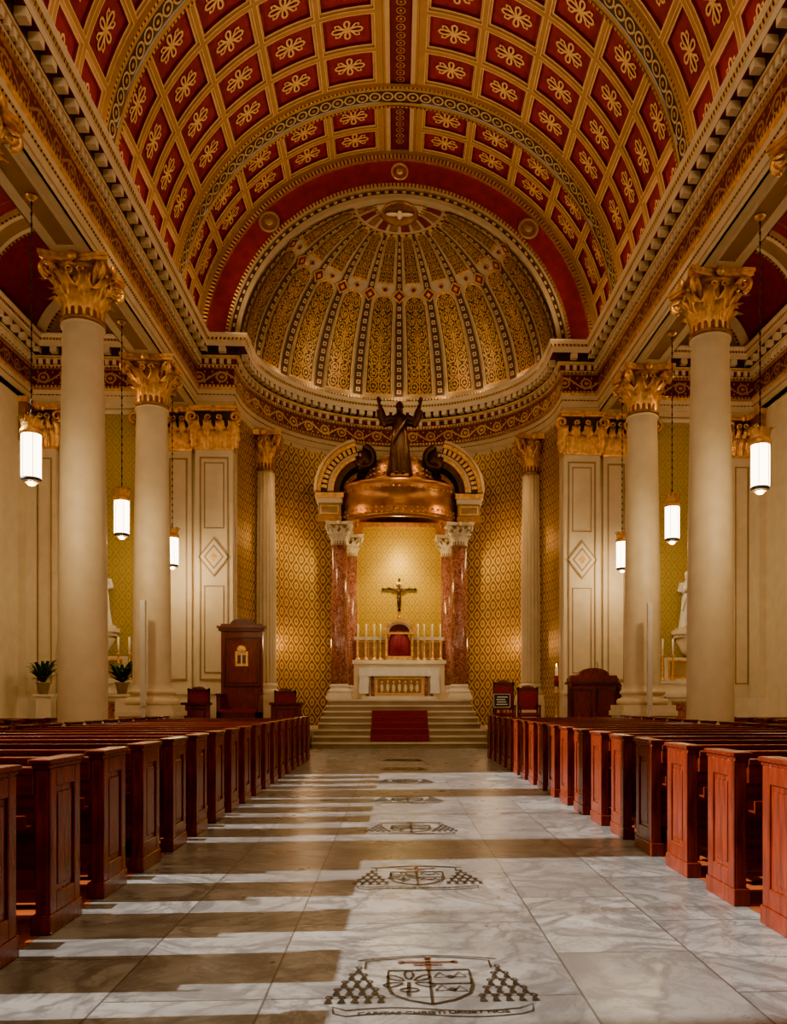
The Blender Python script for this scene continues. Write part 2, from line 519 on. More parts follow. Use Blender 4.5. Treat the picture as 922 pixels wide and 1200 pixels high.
def cell(mb, t0, t1, y0, y1):
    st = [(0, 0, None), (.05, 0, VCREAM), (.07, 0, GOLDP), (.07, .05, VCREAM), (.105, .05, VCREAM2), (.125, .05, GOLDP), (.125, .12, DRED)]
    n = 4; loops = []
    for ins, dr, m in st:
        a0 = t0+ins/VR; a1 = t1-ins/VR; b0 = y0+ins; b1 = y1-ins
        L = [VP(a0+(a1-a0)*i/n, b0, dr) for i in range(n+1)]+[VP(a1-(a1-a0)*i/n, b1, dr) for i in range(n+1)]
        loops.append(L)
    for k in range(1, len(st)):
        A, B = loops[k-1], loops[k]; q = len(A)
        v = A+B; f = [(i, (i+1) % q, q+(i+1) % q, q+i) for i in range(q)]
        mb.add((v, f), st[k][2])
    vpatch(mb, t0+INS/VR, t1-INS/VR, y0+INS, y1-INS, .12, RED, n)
def ribbon2(pts, w, closed=True):
    P = [Vector(p) for p in pts]; n = len(P); v = []
    for i in range(n):
        a = P[(i-1) % n] if closed or i > 0 else P[i]; b = P[(i+1) % n] if closed or i < n-1 else P[i]
        t = (b-a).normalized(); q = Vector((-t.y, t.x))
        v += [P[i]+q*w/2, P[i]-q*w/2]
    m = n if closed else n-1
    return v, [(2*i, 2*((i+1) % n), 2*((i+1) % n)+1, 2*i+1) for i in range(m)]
def circ(cx, cy, rx, ry=None, n=12, ph=0): return [(cx+rx*cos(ph+2*pi*i/n), cy+(ry or rx)*sin(ph+2*pi*i/n)) for i in range(n)]
def petal(L, w, a, off=.03, n=10):
    out = []
    for i in range(n):
        t = 2*pi*i/n; x = off+L*(.5-.5*cos(t)); y = w*.5*sin(t)*(.35+.65*(x/L))
        out.append((x*cos(a)-y*sin(a), x*sin(a)+y*cos(a)))
    return out
motif = []
for a, L, w in ((0, .33, .17), (pi, .33, .17), (pi/2, .23, .15), (-pi/2, .23, .15)): motif.append(ribbon2(petal(L, w, a), .05))
for sx in (-1, 1):
    for sy in (-1, 1): motif.append(ribbon2([(sx*.02, 0), (sx*.12, sy*.07), (sx*.2, sy*.17), (sx*.28, sy*.17), (sx*.27, sy*.11)], .045, False))
def flat2(mb, shape, mat, fn):
    v, f = shape; mb.add(([fn(p[0], p[1]) for p in v], f), mat)
disk = lambda cx, cy, r, n=10: ([Vector(p) for p in circ(cx, cy, r, n=n)], [tuple(range(n))])
def orna(mb, tc, yc):
    fn = lambda a, b: VP(tc+a*1.0/VR, yc+b*1.0, .09)
    for m in motif: flat2(mb, m, GOLDP, fn)
    flat2(mb, disk(0, 0, .06), GOLDP, lambda a, b: VP(tc+a/VR, yc+b, .085))
PT = rad(13.8); T0 = rad(5.5)
ribs = []; rows = []
y = 24.45; rows += [(23.50, 24.45), (22.55, 23.50)]; y = 22.55
while y > -3:
    ribs.append((y-.78, y)); y -= .78
    for k in range(4): rows.append((y-1.15, y)); y -= 1.15
YV = y
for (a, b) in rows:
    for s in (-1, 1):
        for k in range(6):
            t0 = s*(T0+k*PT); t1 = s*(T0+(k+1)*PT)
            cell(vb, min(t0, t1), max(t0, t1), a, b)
            orna(orn, (t0+t1)/2, (a+b)/2)
TM = T0+6*PT
for s in (-1, 1): vpatch(vb, s*TM, s*rad(93), YV, 24.5, 0, VCREAM, 2)
for (a, b, d, m) in ((-5.5, -4.3, 0, VCREAM), (-4.3, -3.7, .0, BEAD), (-3.7, -2.6, .0, VCREAM2), (-2.6, 2.6, .05, DRED), (2.6, 3.7, 0, VCREAM2), (3.7, 4.3, 0, BEAD), (4.3, 5.5, 0, VCREAM)):
    vpatch(vb, rad(a), rad(b), YV, 24.5, d, m, 2)
for a in (-2.6, 2.6): vwall(vb, rad(a), YV, 24.5, 0, .05, GOLD)
yy = YV+.1
while yy < 24.3:
    flat2(orn, ribbon2(circ(0, 0, .10, .09, 8), .03), GOLD, lambda a, b: VP(a/VR, yy+b, .035))
    flat2(orn, disk(0, .0, .035, 6), GOLD, lambda a, b: VP(a/VR, yy+b, .034))
    yy += .24
for (a, b) in ribs:
    t = rad(92)
    n = 64
    vpatch(vb, -t, t, a, a+.07, -.08, BEAD, n); vpatch(vb, -t, t, b-.07, b, -.08, BEAD, n)
    vpatch(vb, -t, t, a+.07, a+.18, -.06, VCREAM, n); vpatch(vb, -t, t, b-.18, b-.07, -.06, VCREAM, n)
    vpatch(vb, -t, t, a+.18, b-.18, -.04, OLIVE, n)
    vside(vb, -t, t, a, 0, -.08, VCREAM, n); vside(vb, -t, t, b, 0, -.08, VCREAM, n)
    c = (a+b)/2; st = rad(3.3); k = -27
    while k <= 27:
        th = k*st
        flat2(orn, ribbon2(circ(0, 0, .135, .14, 12), .045), VCREAM2, lambda p, q: VP(th+p/VR, c+q, -.055))
        flat2(orn, disk(0, 0, .05, 8), GOLD, lambda p, q: VP(th+p/VR, c+q, -.06))
        flat2(orn, disk(.165, 0, .03, 6), GOLD, lambda p, q: VP(th+p/VR, c+q, -.06))
        k += 1
cl = empty('ceiling')
vb.obj('nave_vault_coffers', cl); orn.obj('vault_gilt_ornament', cl)

# ------------------------------------------------------------ triumphal arch wall
ab = MB()
DZ = 11.12; DR = 4.6
def ann(mb, r0, y0, z0, r1, y1, z1, mat, n=64):
    g, uv = grid(lambda u, v: ((r0+(r1-r0)*v)*cos(pi*u), y0+(y1-y0)*v, z0+(z1-z0)*v+(r0+(r1-r0)*v)*sin(pi*u)), n, 1, lambda u, v: (u*pi*r0, v))
    mb.add(g, mat, None, False, uv)
steps = [(5.9, 24.45, VZ, None), (5.62, 24.45, VZ, VCREAM), (5.62, 24.38, VZ, GOLD), (5.50, 24.38, VZ, BEAD), (5.50, 24.5, VZ, GOLD), (4.98, 24.5, 11.16, RED), (4.98, 24.44, 11.16, GOLD), (4.90, 24.44, 11.14, BEAD),
         (4.84, 24.44, 11.13, DCREAM), (4.84, 24.5, 11.12, GOLD), (4.72, 24.5, 11.12, OLIVE), (4.72, 24.46, 11.12, DCREAM), (4.6, 24.46, DZ, DCREAM), (4.6, 24.72, DZ, DCREAM)]
for i in range(1, len(steps)):
    a, b = steps[i-1], steps[i]; ann(ab, a[0], a[1], a[2], b[0], b[1], b[2], b[3])
for i in range(60):
    a = pi*(i+.5)/60
    ab.box(-.05, .05, 24.47, 24.5, -.03, .03, VCREAM2, Matrix.Translation((4.78*cos(a), 0, 11.12+4.78*sin(a))) @ Matrix.Rotation(pi/2-a, 4, 'Y'))
for a, r in ((90, .2), (45, .24), (135, .24)):
    cx = 5.24*cos(rad(a)); cz = 11.24+5.24*sin(rad(a))
    M = Matrix.Translation((cx, 24.5, cz)) @ Matrix.Rotation(pi/2, 4, 'X')
    ab.add(lathe([(r*1.25, 0), (r*1.25, .05), (r*1.05, .07), (r*.95, .03), (r*.5, .03), (r*.45, .07), (r*.1, .08)], 24), GOLD if a == 90 else TAN, M, True)
    ab.add(lathe([(r*.9, .03), (r*.9, .045), (r*.55, .045)], 20), DGOLD, M)
ab.obj('wall_triumphal_arch')

# ------------------------------------------------------------ apse half dome
db = MB()
def DP(az, el, dr=0):
    r = DR-dr
    return (-r*cos(el)*cos(az), AY+r*cos(el)*sin(az), DZ+r*sin(el))
g, uv = grid(lambda u, v: DP(pi*u, rad(-2)+(pi/2+rad(1))*v), 90, 30); db.add(g, DCREAM, None, True, uv)
def dpatch(a0, a1, e0, e1, dr, mat, n=4, m=8, top=0):
    def fn(u, v):
        e = e1+(top*sqrt(max(0, 1-(2*u-1)**2)) if top else 0)
        return DP(rad(a0+(a1-a0)*u), rad(e0+(e-e0)*v), dr)
    g, uv = grid(fn, n, m, lambda u, v: (u, v*(e1-e0)/30)); db.add(g, mat, None, True, uv)
for (e0, e1, m, dr) in ((1, 2.2, BEAD, .03), (3.2, 4.2, DGOLD, .02), (4.2, 6.0, BROWN, .02), (6.0, 6.6, BEAD, .03)):
    g, uv = grid(lambda u, v: DP(pi*u, rad(e0+(e1-e0)*v), dr), 90, 1, lambda u, v: (u*pi*DR, v)); db.add(g, m, None, True, uv)
for k in range(10):
    a = k*18
    dpatch(a+3.2, a+14.8, 8, 44, .015, GOLD, 10, 12, 3.6)
    dpatch(a+3.7, a+14.3, 8.6, 43.5, .03, ARAB, 10, 12, 3.3)
    dpatch(a+3.6, a+14.4, 51.8, 71, .015, GOLD, 8, 6, 2)
    dpatch(a+4.4, a+13.6, 52.6, 70.5, .03, ARAB, 8, 6, 1.7)
    dpatch(a+2.5, a+15.5, 74.5, 80, .02, DRED if k % 2 else DGOLD, 4, 3)
    for (ac, ec, r, m, dr) in ((a+9, 49.7, 1.5, GOLD, .03), (a+9, 49.7, 1.0, DRED, .045)):
        q = 1/cos(rad(ec)); P = [DP(rad(ac+x*q), rad(ec+y), dr) for x, y in ((-r, 0), (0, -r*.9), (r, 0), (0, r*.9))]
        db.add((P, [(0, 1, 2, 3)]), m)
for k in range(11):
    a = k*18
    dpatch(a-1.6, a+1.6, 7.5, 73, .03, BROWN, 2, 24)
    dpatch(a-2.0, a-1.6, 7.5, 73, .035, BEAD, 1, 24); dpatch(a+1.6, a+2.0, 7.5, 73, .035, BEAD, 1, 24)
    e = 9.5
    while e < 72:
        if abs(e-47.5) > 3:
            dpatch(a-.95, a+.95, e-.8, e+.8, .05, VCREAM2, 1, 1)
            dpatch(a-.45, a+.45, e-.35, e+.35, .055, DRED, 1, 1)
        e += 3.0
    ec = 47.5
    for (r, m, dr) in ((3.0, GOLD, .055), (2.3, DRED, .065), (1.0, GOLD, .075)):
        q = 1/cos(rad(ec)); P = [DP(rad(a+x*q), rad(ec+y), dr) for x, y in ((-r, 0), (0, -r), (r, 0), (0, r))]
        db.add((P, [(0, 1, 2, 3)]), m)
for (e0, e1, m) in ((72.6, 73.4, BEAD), (80.5, 81.5, BEAD), (81.5, 86, DCREAM)):
    g, uv = grid(lambda u, v: DP(pi*u, rad(e0+(e1-e0)*v), .03), 60, 1, lambda u, v: (u*2, v)); db.add(g, m, None, True, uv)
M = Matrix.Translation((0, AY+.42, DZ+DR-.06)) @ Matrix.Rotation(rad(175), 4, 'X')
db.add(lathe([(.55, 0), (.55, .04), (.47, .06), (.45, .02), (.1, .02)], 28), DGOLD, M, True)
db.add(ell((0, 0, .06), (.09, .2, .04)), CREAM2, M, True)
for s in (-1, 1): db.add(ell((s*.2, .03, .06), (.2, .08, .03)), CREAM2, M, True)
db.obj('ceiling_apse_dome')

# apse wall
wb = MB()
g, uv = grid(lambda u, v: (-AR*cos(pi*u), AY+AR*sin(pi*u), .4+9.25*v), 72, 4, lambda u, v: (u*pi*AR, 9.25*v)); wb.add(g, DAMASK, None, True, uv)
wb.obj('wall_apse')
for a in (24, 156):
    cx = -(AR-.12)*cos(rad(a)); cy = AY+(AR-.12)*sin(rad(a))
    pb = MB()
    pb.box(-.5, .5, -.5, .5, .51, 1.35, CREAM2); pb.box(-.46, .46, -.46, .46, 1.35, 1.5, CREAM2)
    pb.add(lathe([(.45, 1.5), (.47, 1.56), (.45, 1.63), (.38, 1.66), (.36, 1.72), (.40, 1.78), (.38, 1.84), (.345, 1.86)], 32), CREAM2, None, True)
    pb.add(lathe([(.345, 1.86), (.345, 1.95), (.34, 5), (.30, 8.25), (.30, TOP-1.2)], 200, flute=.17, nfl=18), CREAM, None, True)
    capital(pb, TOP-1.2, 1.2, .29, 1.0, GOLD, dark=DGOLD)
    pb.obj('fluted_apse_column', loc=(cx, cy, 0))

# piers
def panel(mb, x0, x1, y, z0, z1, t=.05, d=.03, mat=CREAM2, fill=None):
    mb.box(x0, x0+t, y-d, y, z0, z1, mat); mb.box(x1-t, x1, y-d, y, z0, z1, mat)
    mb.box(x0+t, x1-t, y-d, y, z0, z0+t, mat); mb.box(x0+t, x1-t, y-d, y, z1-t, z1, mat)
    if fill: mb.box(x0+t, x1-t, y-.006, y, z0+t, z1-t, fill)
def diamond(mb, cx, y, cz, r, mat, d=.03):
    v = [(cx-r*.8, y-d, cz), (cx, y-d, cz-r), (cx+r*.8, y-d, cz), (cx, y-d, cz+r), (cx-r*.8, y, cz), (cx, y, cz-r), (cx+r*.8, y, cz), (cx, y, cz+r)]
    mb.add((v, [(0, 1, 2, 3), (0, 4, 5, 1), (1, 5, 6, 2), (2, 6, 7, 3), (3, 7, 4, 0)]), mat)
for s in (-1, 1):
    mb = MB()
    def bx(a, b, *r):
        a, b = sorted((s*a, s*b)); mb.box(a, b, *r)
    bx(4.65, 6.62, 24.5, 25.2, 0, 11.2, CREAM)
    for (a, b, yf) in ((4.68, 5.72, 24.18), (5.86, 6.6, 24.34)):
        bx(a, b, yf, 24.5, 0, TOP-1.2, CREAM)
        bx(a-.05, b+.05, yf-.07, 24.5, 0, 1.35, CREAM2); bx(a-.03, b+.03, yf-.05, 24.5, 1.35, 1.5, CREAM2); bx(a-.06, b+.06, yf-.09, 24.5, 1.5, 1.6, CREAM2)
        xa, xb = sorted((s*a, s*b)); w = xb-xa
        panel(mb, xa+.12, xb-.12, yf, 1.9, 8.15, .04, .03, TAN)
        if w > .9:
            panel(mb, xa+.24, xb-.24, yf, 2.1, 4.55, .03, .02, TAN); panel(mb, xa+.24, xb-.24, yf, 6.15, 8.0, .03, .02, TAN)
            cx = (xa+xb)/2
            for r, m, d in ((.56, TAN, .03), (.48, CREAM2, .035), (.35, TAN, .04), (.28, CREAM2, .045), (.13, GOLD, .05)): diamond(mb, cx, yf, 5.35, r, m, d)
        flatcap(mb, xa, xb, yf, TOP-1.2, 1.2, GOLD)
    mb.obj('wall_chancel_pier')

# ------------------------------------------------------------ aisles
for s in (-1, 1):
    side = 'left' if s < 0 else 'right'
    mb = MB()
    c = 8.38
    def bx(a, b, *r):
        a, b = sorted((s*a, s*b)); mb.box(a, b, *r)
    bx(6.45, 10.5, 24.5, 24.8, 0, 13.6, CREAM)
    xa, xb = sorted((s*7.45, s*9.45))
    v = [(xa, 24.49, 1.6), (xb, 24.49, 1.6), (xb, 24.49, 9.4), (xa, 24.49, 9.4)]
    mb.add((v, [(0, 1, 2, 3)]), DAMG, uv=[(0, 0), (2, 0), (2, 8), (0, 8)])
    panel(mb, xa-.1, xb+.1, 24.5, 1.5, 9.5, .1, .06, CREAM2)
    for (a, b) in ((6.66, 7.3), (9.6, 10.2)):
        bx(a, b, 24.3, 24.5, 0, TOP-1.2, CREAM); bx(a-.05, b+.05, 24.24, 24.5, 0, 1.4, CREAM2)
        p, q = sorted((s*a, s*b)); flatcap(mb, p, q, 24.3, TOP-1.2, 1.2, GOLD)
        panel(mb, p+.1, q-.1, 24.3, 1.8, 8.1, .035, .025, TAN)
    def an(r0, r1, y0, y1, m, n=24):
        g, uv = grid(lambda u, v: (s*c+(r0+(r1-r0)*v)*cos(pi*u), y0+(y1-y0)*v, 11.2+(r0+(r1-r0)*v)*sin(pi*u)), n, 1, lambda u, v: (u*pi*r0, v)); mb.add(g, m, None, False, uv)
    an(1.9, 1.6, 24.42, 24.42, CREAM2); an(1.6, 1.52, 24.42, 24.42, BEAD); an(1.52, 1.25, 24.44, 24.44, TAN); an(1.25, 1.17, 24.42, 24.42, BEAD); an(1.17, 1.0, 24.42, 24.42, CREAM2); an(1.0, .0, 24.45, 24.45, TAN)
    mb.obj('wall_aisle_end_'+side)
    mb = MB()
    def ap(u, y, r): return (s*c+r*cos(pi*u), y, 11.2+r*sin(pi*u))
    g, uv = grid(lambda u, v: ap(u, YB+(24.5-YB)*v, 1.93), 24, 1); mb.add(g, RED, None, True, uv)
    for yc in (2.7, 7.3, 11.9, 16.5, 21.1):
        for (a, b, r, m) in ((-.42, -.34, 1.80, BEAD), (-.34, -.2, 1.81, CREAM2), (-.2, .2, 1.82, TAN), (.2, .34, 1.81, CREAM2), (.34, .42, 1.80, BEAD)):
            g, uv = grid(lambda u, v: ap(u, yc+a+(b-a)*v, r), 24, 1, lambda u, v: (u*pi*1.8, v)); mb.add(g, m, None, True, uv)
        for a in (-.42, .42):
            g, uv = grid(lambda u, v: ap(u, yc+a, 1.8+.13*v), 24, 1); mb.add(g, CREAM2)
        if yc < 21:
            for k in range(5):
                u0 = .1+k*.165
                for (w0, w1, m, r) in ((0, 0, DGOLD, 1.91), (.008, .04, RED, 1.90)):
                    for yy0 in (yc+.75, yc+2.45):
                        g, uv = grid(lambda u, v: ap(u0+w0+(.14-2*w0)*u, yy0+w1+(1.4-2*w1)*v, r), 4, 1); mb.add(g, m)
    mb.obj('ceiling_aisle_vault')
    mb = MB()
    if s < 0:
        bx(10.3, 10.6, YB, 24.8, 0, 4.3, CREAM); bx(10.3, 10.6, YB, 24.8, 9.0, 13.6, CREAM)
        for yc in (-1.9, 2.7, 7.3, 11.9): bx(10.3, 10.6, yc-.4, yc+.4, 4.3, 9.0, CREAM)
        bx(10.3, 10.6, YB, -2.3, 4.3, 9.0, CREAM); bx(10.3, 10.6, 15.3, 24.8, 4.3, 9.0, CREAM)
    else:
        bx(10.3, 10.6, YB, 24.8, 0, 13.6, CREAM)
    for yc in (2.7, 7.3, 11.9, 16.5, 21.1, 23.9):
        bx(10.1, 10.3, yc-.35, yc+.35, 0, TOP-1.2, CREAM); bx(10.05, 10.3, yc-.4, yc+.4, 0, 1.4, CREAM2)
        bx(10.05, 10.3, yc-.4, yc+.4, TOP-.16, TOP, GOLD); bx(10.12, 10.3, yc-.34, yc+.34, TOP-1.2, TOP-.16, DGOLD)
        for r_, hh in ((0, .5), (1, .8)):
            for i in range(3+r_):
                yy_ = yc-.3+.6*((i+.5)/3 if r_ == 0 else i/3)
                mb.add(leaf(.22, hh, .16), GOLD, T(s*(10.1 if r_ else 10.08), yy_, TOP-1.15, -s*pi/2), True)
    mb.obj('wall_'+side)
k = 0
for ya, yb in ((-1.5, 2.3), (3.1, 6.9), (7.7, 11.5), (12.3, 15.3)):
    mb = MB(); k += 1
    mb.box(-10.5, -10.4, ya, ya+.06, 4.3, 9.0, WOODD); mb.box(-10.5, -10.4, yb-.06, yb, 4.3, 9.0, WOODD)
    mb.box(-10.5, -10.4, ya, yb, 4.3, 4.38, WOODD); mb.box(-10.5, -10.4, ya, yb, 8.92, 9.0, WOODD)
    mb.box(-10.48, -10.44, (ya+yb)/2-.02, (ya+yb)/2+.02, 4.3, 9.0, WOODD)
    mb.obj('window_%d' % k)
mb = MB(); mb.box(-10.6, 10.6, YB-.3, YB, 0, 17.5, CREAM); mb.obj('wall_back')

# ------------------------------------------------------------ floors
mb = MB(); mb.box(-2.1, 2.1, YB, 20.2, -.2, 0, MARBLE); mb.box(-10.3, 10.3, 20.2, 25, -.2, 0, MARBLE); mb.obj('floor')
for s in (-1, 1):
    mb = MB(); a, b = sorted((s*2.1, s*10.3)); mb.box(a, b, YB, 20.2, -.2, 0.0, PLANK); mb.obj('floor_pew_'+('left' if s < 0 else 'right'))

def crest(y0, sc_, idx):
    mb = MB(); Z = .003
    wk = (1.0, 1.5, 2.0, 2.6, 3.2, 3.8, 4.2)[idx]; first = idx == 0
    fn = lambda a, b: (a*sc_, b*sc_*1.3, Z)
    def rb(pts, w=.008, closed=True, m=INK): flat2(mb, ribbon2(pts, w*wk*1.15, closed), m, fn)
    sh = [(-.19, .15), (.19, .15), (.19, -.02), (.17, -.10), (.10, -.16), (0, -.20), (-.10, -.16), (-.17, -.10), (-.19, -.02)]
    rb(sh, .014); rb([(0, .15), (0, -.20)], .010, False); rb([(0, .0), (.19, .0)], .010, False)
    for a in (pi*.5, pi*.2, pi*.8, -pi*.1, pi*1.1): rb([(p[0]-.095, p[1]+.02) for p in petal(.09, .045, a)], .009)
    rb([(-.095, .02), (-.10, -.12)], .014, False); rb(circ(-.095, -.06, .04, .02), .009)
    for cx, cy in ((.05, .09), (.14, .09), (.05, -.05), (.13, -.06)):
        rb([(cx-.03, cy-.02), (cx+.03, cy-.02), (cx, cy+.035)], .010)
    flat2(mb, disk(.095, .075, .018), INK, fn); flat2(mb, disk(.095, -.06, .018), INK, fn)
    for (a, b, c, d) in ((-.012, .012, .15, .29), (-.13, .13, .235, .255), (-.07, .07, .205, .22)):
        flat2(mb, ([Vector(p) for p in ((a, c), (b, c), (b, d), (a, d))], [(0, 1, 2, 3)]), INKR, fn)
    for q in ((-.13, .245), (.13, .245), (0, .29)): flat2(mb, disk(q[0], q[1], .018), INKR, fn)
    rb([(-.30, .17)]+[(-.30+.06*i, .26+.05*sin(pi*i/10)) for i in range(11)]+[(.30, .17)], .008, False)
    rb([(-.34+.068*i, .275+.055*sin(pi*i/10)) for i in range(11)], .007, False)
    for s in (-1, 1):
        for r in range(5):
            for i in range(r+1):
                cx = s*.33+(i-r/2)*.056; cy = .17-r*.078
                rb(circ(cx, cy+.018, .013, .013, 7), .007)
                flat2(mb, ([Vector(p) for p in ((cx-.006, cy+.004), (cx+.006, cy+.004), (cx+.018, cy-.04), (cx-.018, cy-.04))], [(0, 1, 2, 3)]), INK, fn)
                if r < 4:
                    rb([(cx, cy-.04), (cx-.028, cy-.065)], .005, False); rb([(cx, cy-.04), (cx+.028, cy-.065)], .005, False)
    ban = [(-.36+.072*i, -.245+.02*sin(i*.63)) for i in range(11)]
    rb(ban, .006, False); rb([(x, y-.05) for x, y in ban], .006, False)
    rb([(-.36, -.245), (-.42, -.21), (-.41, -.27), (-.36, -.295)], .006, False); rb([(.36, -.245), (.42, -.21), (.41, -.27), (.36, -.295)], .006, False)
    o = mb.obj('floor_crest_inlay', loc=(.03, y0, 0))
    cu = bpy.data.curves.new('motto', 'FONT'); cu.body = 'CARITAS CHRISTI URGET NOS' if first else 'DOMINUS PASCIT ME'
    cu.size = .046*sc_; cu.align_x = 'CENTER'; cu.extrude = .0004; cu.offset = .0008
    t = bpy.data.objects.new('motto', cu); S.collection.objects.link(t); t.parent = o; t.location = (0, -.285*1.3*sc_, Z)
    cu.materials.append(INK)
for i, y0 in enumerate((3.92, 6.30, 8.75, 11.3, 13.9, 16.4, 18.9)): crest(y0, 1.02, i)

# ------------------------------------------------------------ pews
def pew(L, s):
    mb = MB()
    M = Matrix.Scale(s, 4, (1, 0, 0))
    def b(*a): 
        *c, m = a; mb.box(*c, m, M)
    D = -.45
    for e0, face in ((0, 1), (L-.07, 0)):
        b(e0, e0+.07, D, 0, .1, .93, WOODV)
        b(e0-.02, e0+.09, D-.02, .02, 0, .11, WOODV)
        b(e0-.015, e0+.085, D-.02, .02, .925, .95, WOOD); b(e0-.03, e0+.10, D-.03, .03, .95, .978, WOOD)
        f0, f1 = (e0-.014, e0) if face else (e0+.07, e0+.084)
        b(f0, f1, D, D+.09, .11, .925, WOODV); b(f0, f1, -.09, 0, .11, .925, WOODV)
        b(f0, f1, D+.09, -.09, .82, .925, WOODV); b(f0, f1, D+.09, -.09, .11, .22, WOODV)
        g0, g1 = (e0-.007, e0) if face else (e0+.07, e0+.077)
        b(g0, g1, D+.125, -.125, .255, .785, WOODV)
    v, f = box(.07, L-.07, -.42, -.38, .25, .91)
    v = [(x, y-(.04 if z > .5 else 0)+(.02 if z < .5 else 0), z) for x, y, z in v]
    mb.add((v, f), WOOD, M)
    b(.07, L-.07, -.485, -.405, .895, .935, WOOD); b(.07, L-.07, -.475, -.43, .78, .895, WOOD)
    b(.07, L-.07, -.44, -.41, .25, .36, WOOD)
    n = max(2, int(L/.85))
    for i in range(1, n):
        x = L*i/n; b(x-.04, x+.04, -.45, -.41, .3, .85, WOOD)
    b(.07, L-.07, -.40, -.01, .41, .445, WOOD); b(.07, L-.07, -.06, -.03, .33, .41, WOOD)
    b(.07, L-.07, -.56, -.47, .60, .615, WOOD); b(.07, L-.07, -.57, -.555, .60, .68, WOOD)
    for i in range(3):
        x = .3+(L-.6)*i/2
        b(x-.02, x+.02, -.70, -.42, .08, .13, WOODD); b(x-.02, x+.02, -.43, -.39, 0, .42, WOODD); b(x-.02, x+.02, -.68, -.64, 0, .1, WOODD)
    b(.15, L-.15, -.74, -.60, .12, .185, KNEE)
    return mesh(mb, 'pew', .005)
for s, ys in ((-1, 4.42-.875), (1, 4.90-1.75)):
    m1 = pew(3.2, s); m2 = pew(2.9, s)
    n = 19 if s < 0 else 20
    for i in range(n):
        y = ys+i*.875
        place('pew', m1, loc=(-2.06 if s < 0 else 2.03, y, 0))
        if y > 6: place('pew', m2, loc=(s*6.9, y, 0))

# ------------------------------------------------------------ sanctuary floor and steps
mb = MB()
for s in (-1, 1):
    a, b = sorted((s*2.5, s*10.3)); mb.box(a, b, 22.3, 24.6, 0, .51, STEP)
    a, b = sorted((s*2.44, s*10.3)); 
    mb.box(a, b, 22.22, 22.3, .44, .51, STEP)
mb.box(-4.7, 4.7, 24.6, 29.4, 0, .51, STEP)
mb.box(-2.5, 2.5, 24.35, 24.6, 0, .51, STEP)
mb.obj('floor_sanctuary')
mb = MB()
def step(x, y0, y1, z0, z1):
    mb.box(-x, x, y0+.04, y1, z0, z1-.05, STEP_SHADED); mb.box(-x-.02, x+.02, y0, y1, z1-.05, z1, STEP)  # painted-shade stone on the riser, lighter step stone on the tread
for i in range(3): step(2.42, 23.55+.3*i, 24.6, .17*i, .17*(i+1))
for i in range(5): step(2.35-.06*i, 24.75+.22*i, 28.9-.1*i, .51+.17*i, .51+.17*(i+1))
mb.obj('altar_steps')
mb = MB()
pts = [(23.84, .345), (24.15, .345), (24.15, .515), (24.745, .515), (24.745, .685), (24.965, .685), (24.965, .855), (25.185, .855), (25.185, 1.025), (25.405, 1.025)]
pts = [(y-.012, z+.008) for y, z in pts]
v = []; f = []
for y, z in pts: v += [(-.82, y, z), (.82, y, z)]
for i in range(len(pts)-1): f.append((2*i, 2*i+1, 2*i+3, 2*i+2))
mb.add((v, f), CARPET)
mb.box(-.82, .82, 23.82, 23.835, .19, .35, CARPET)
mb.obj('red_carpet_runner')

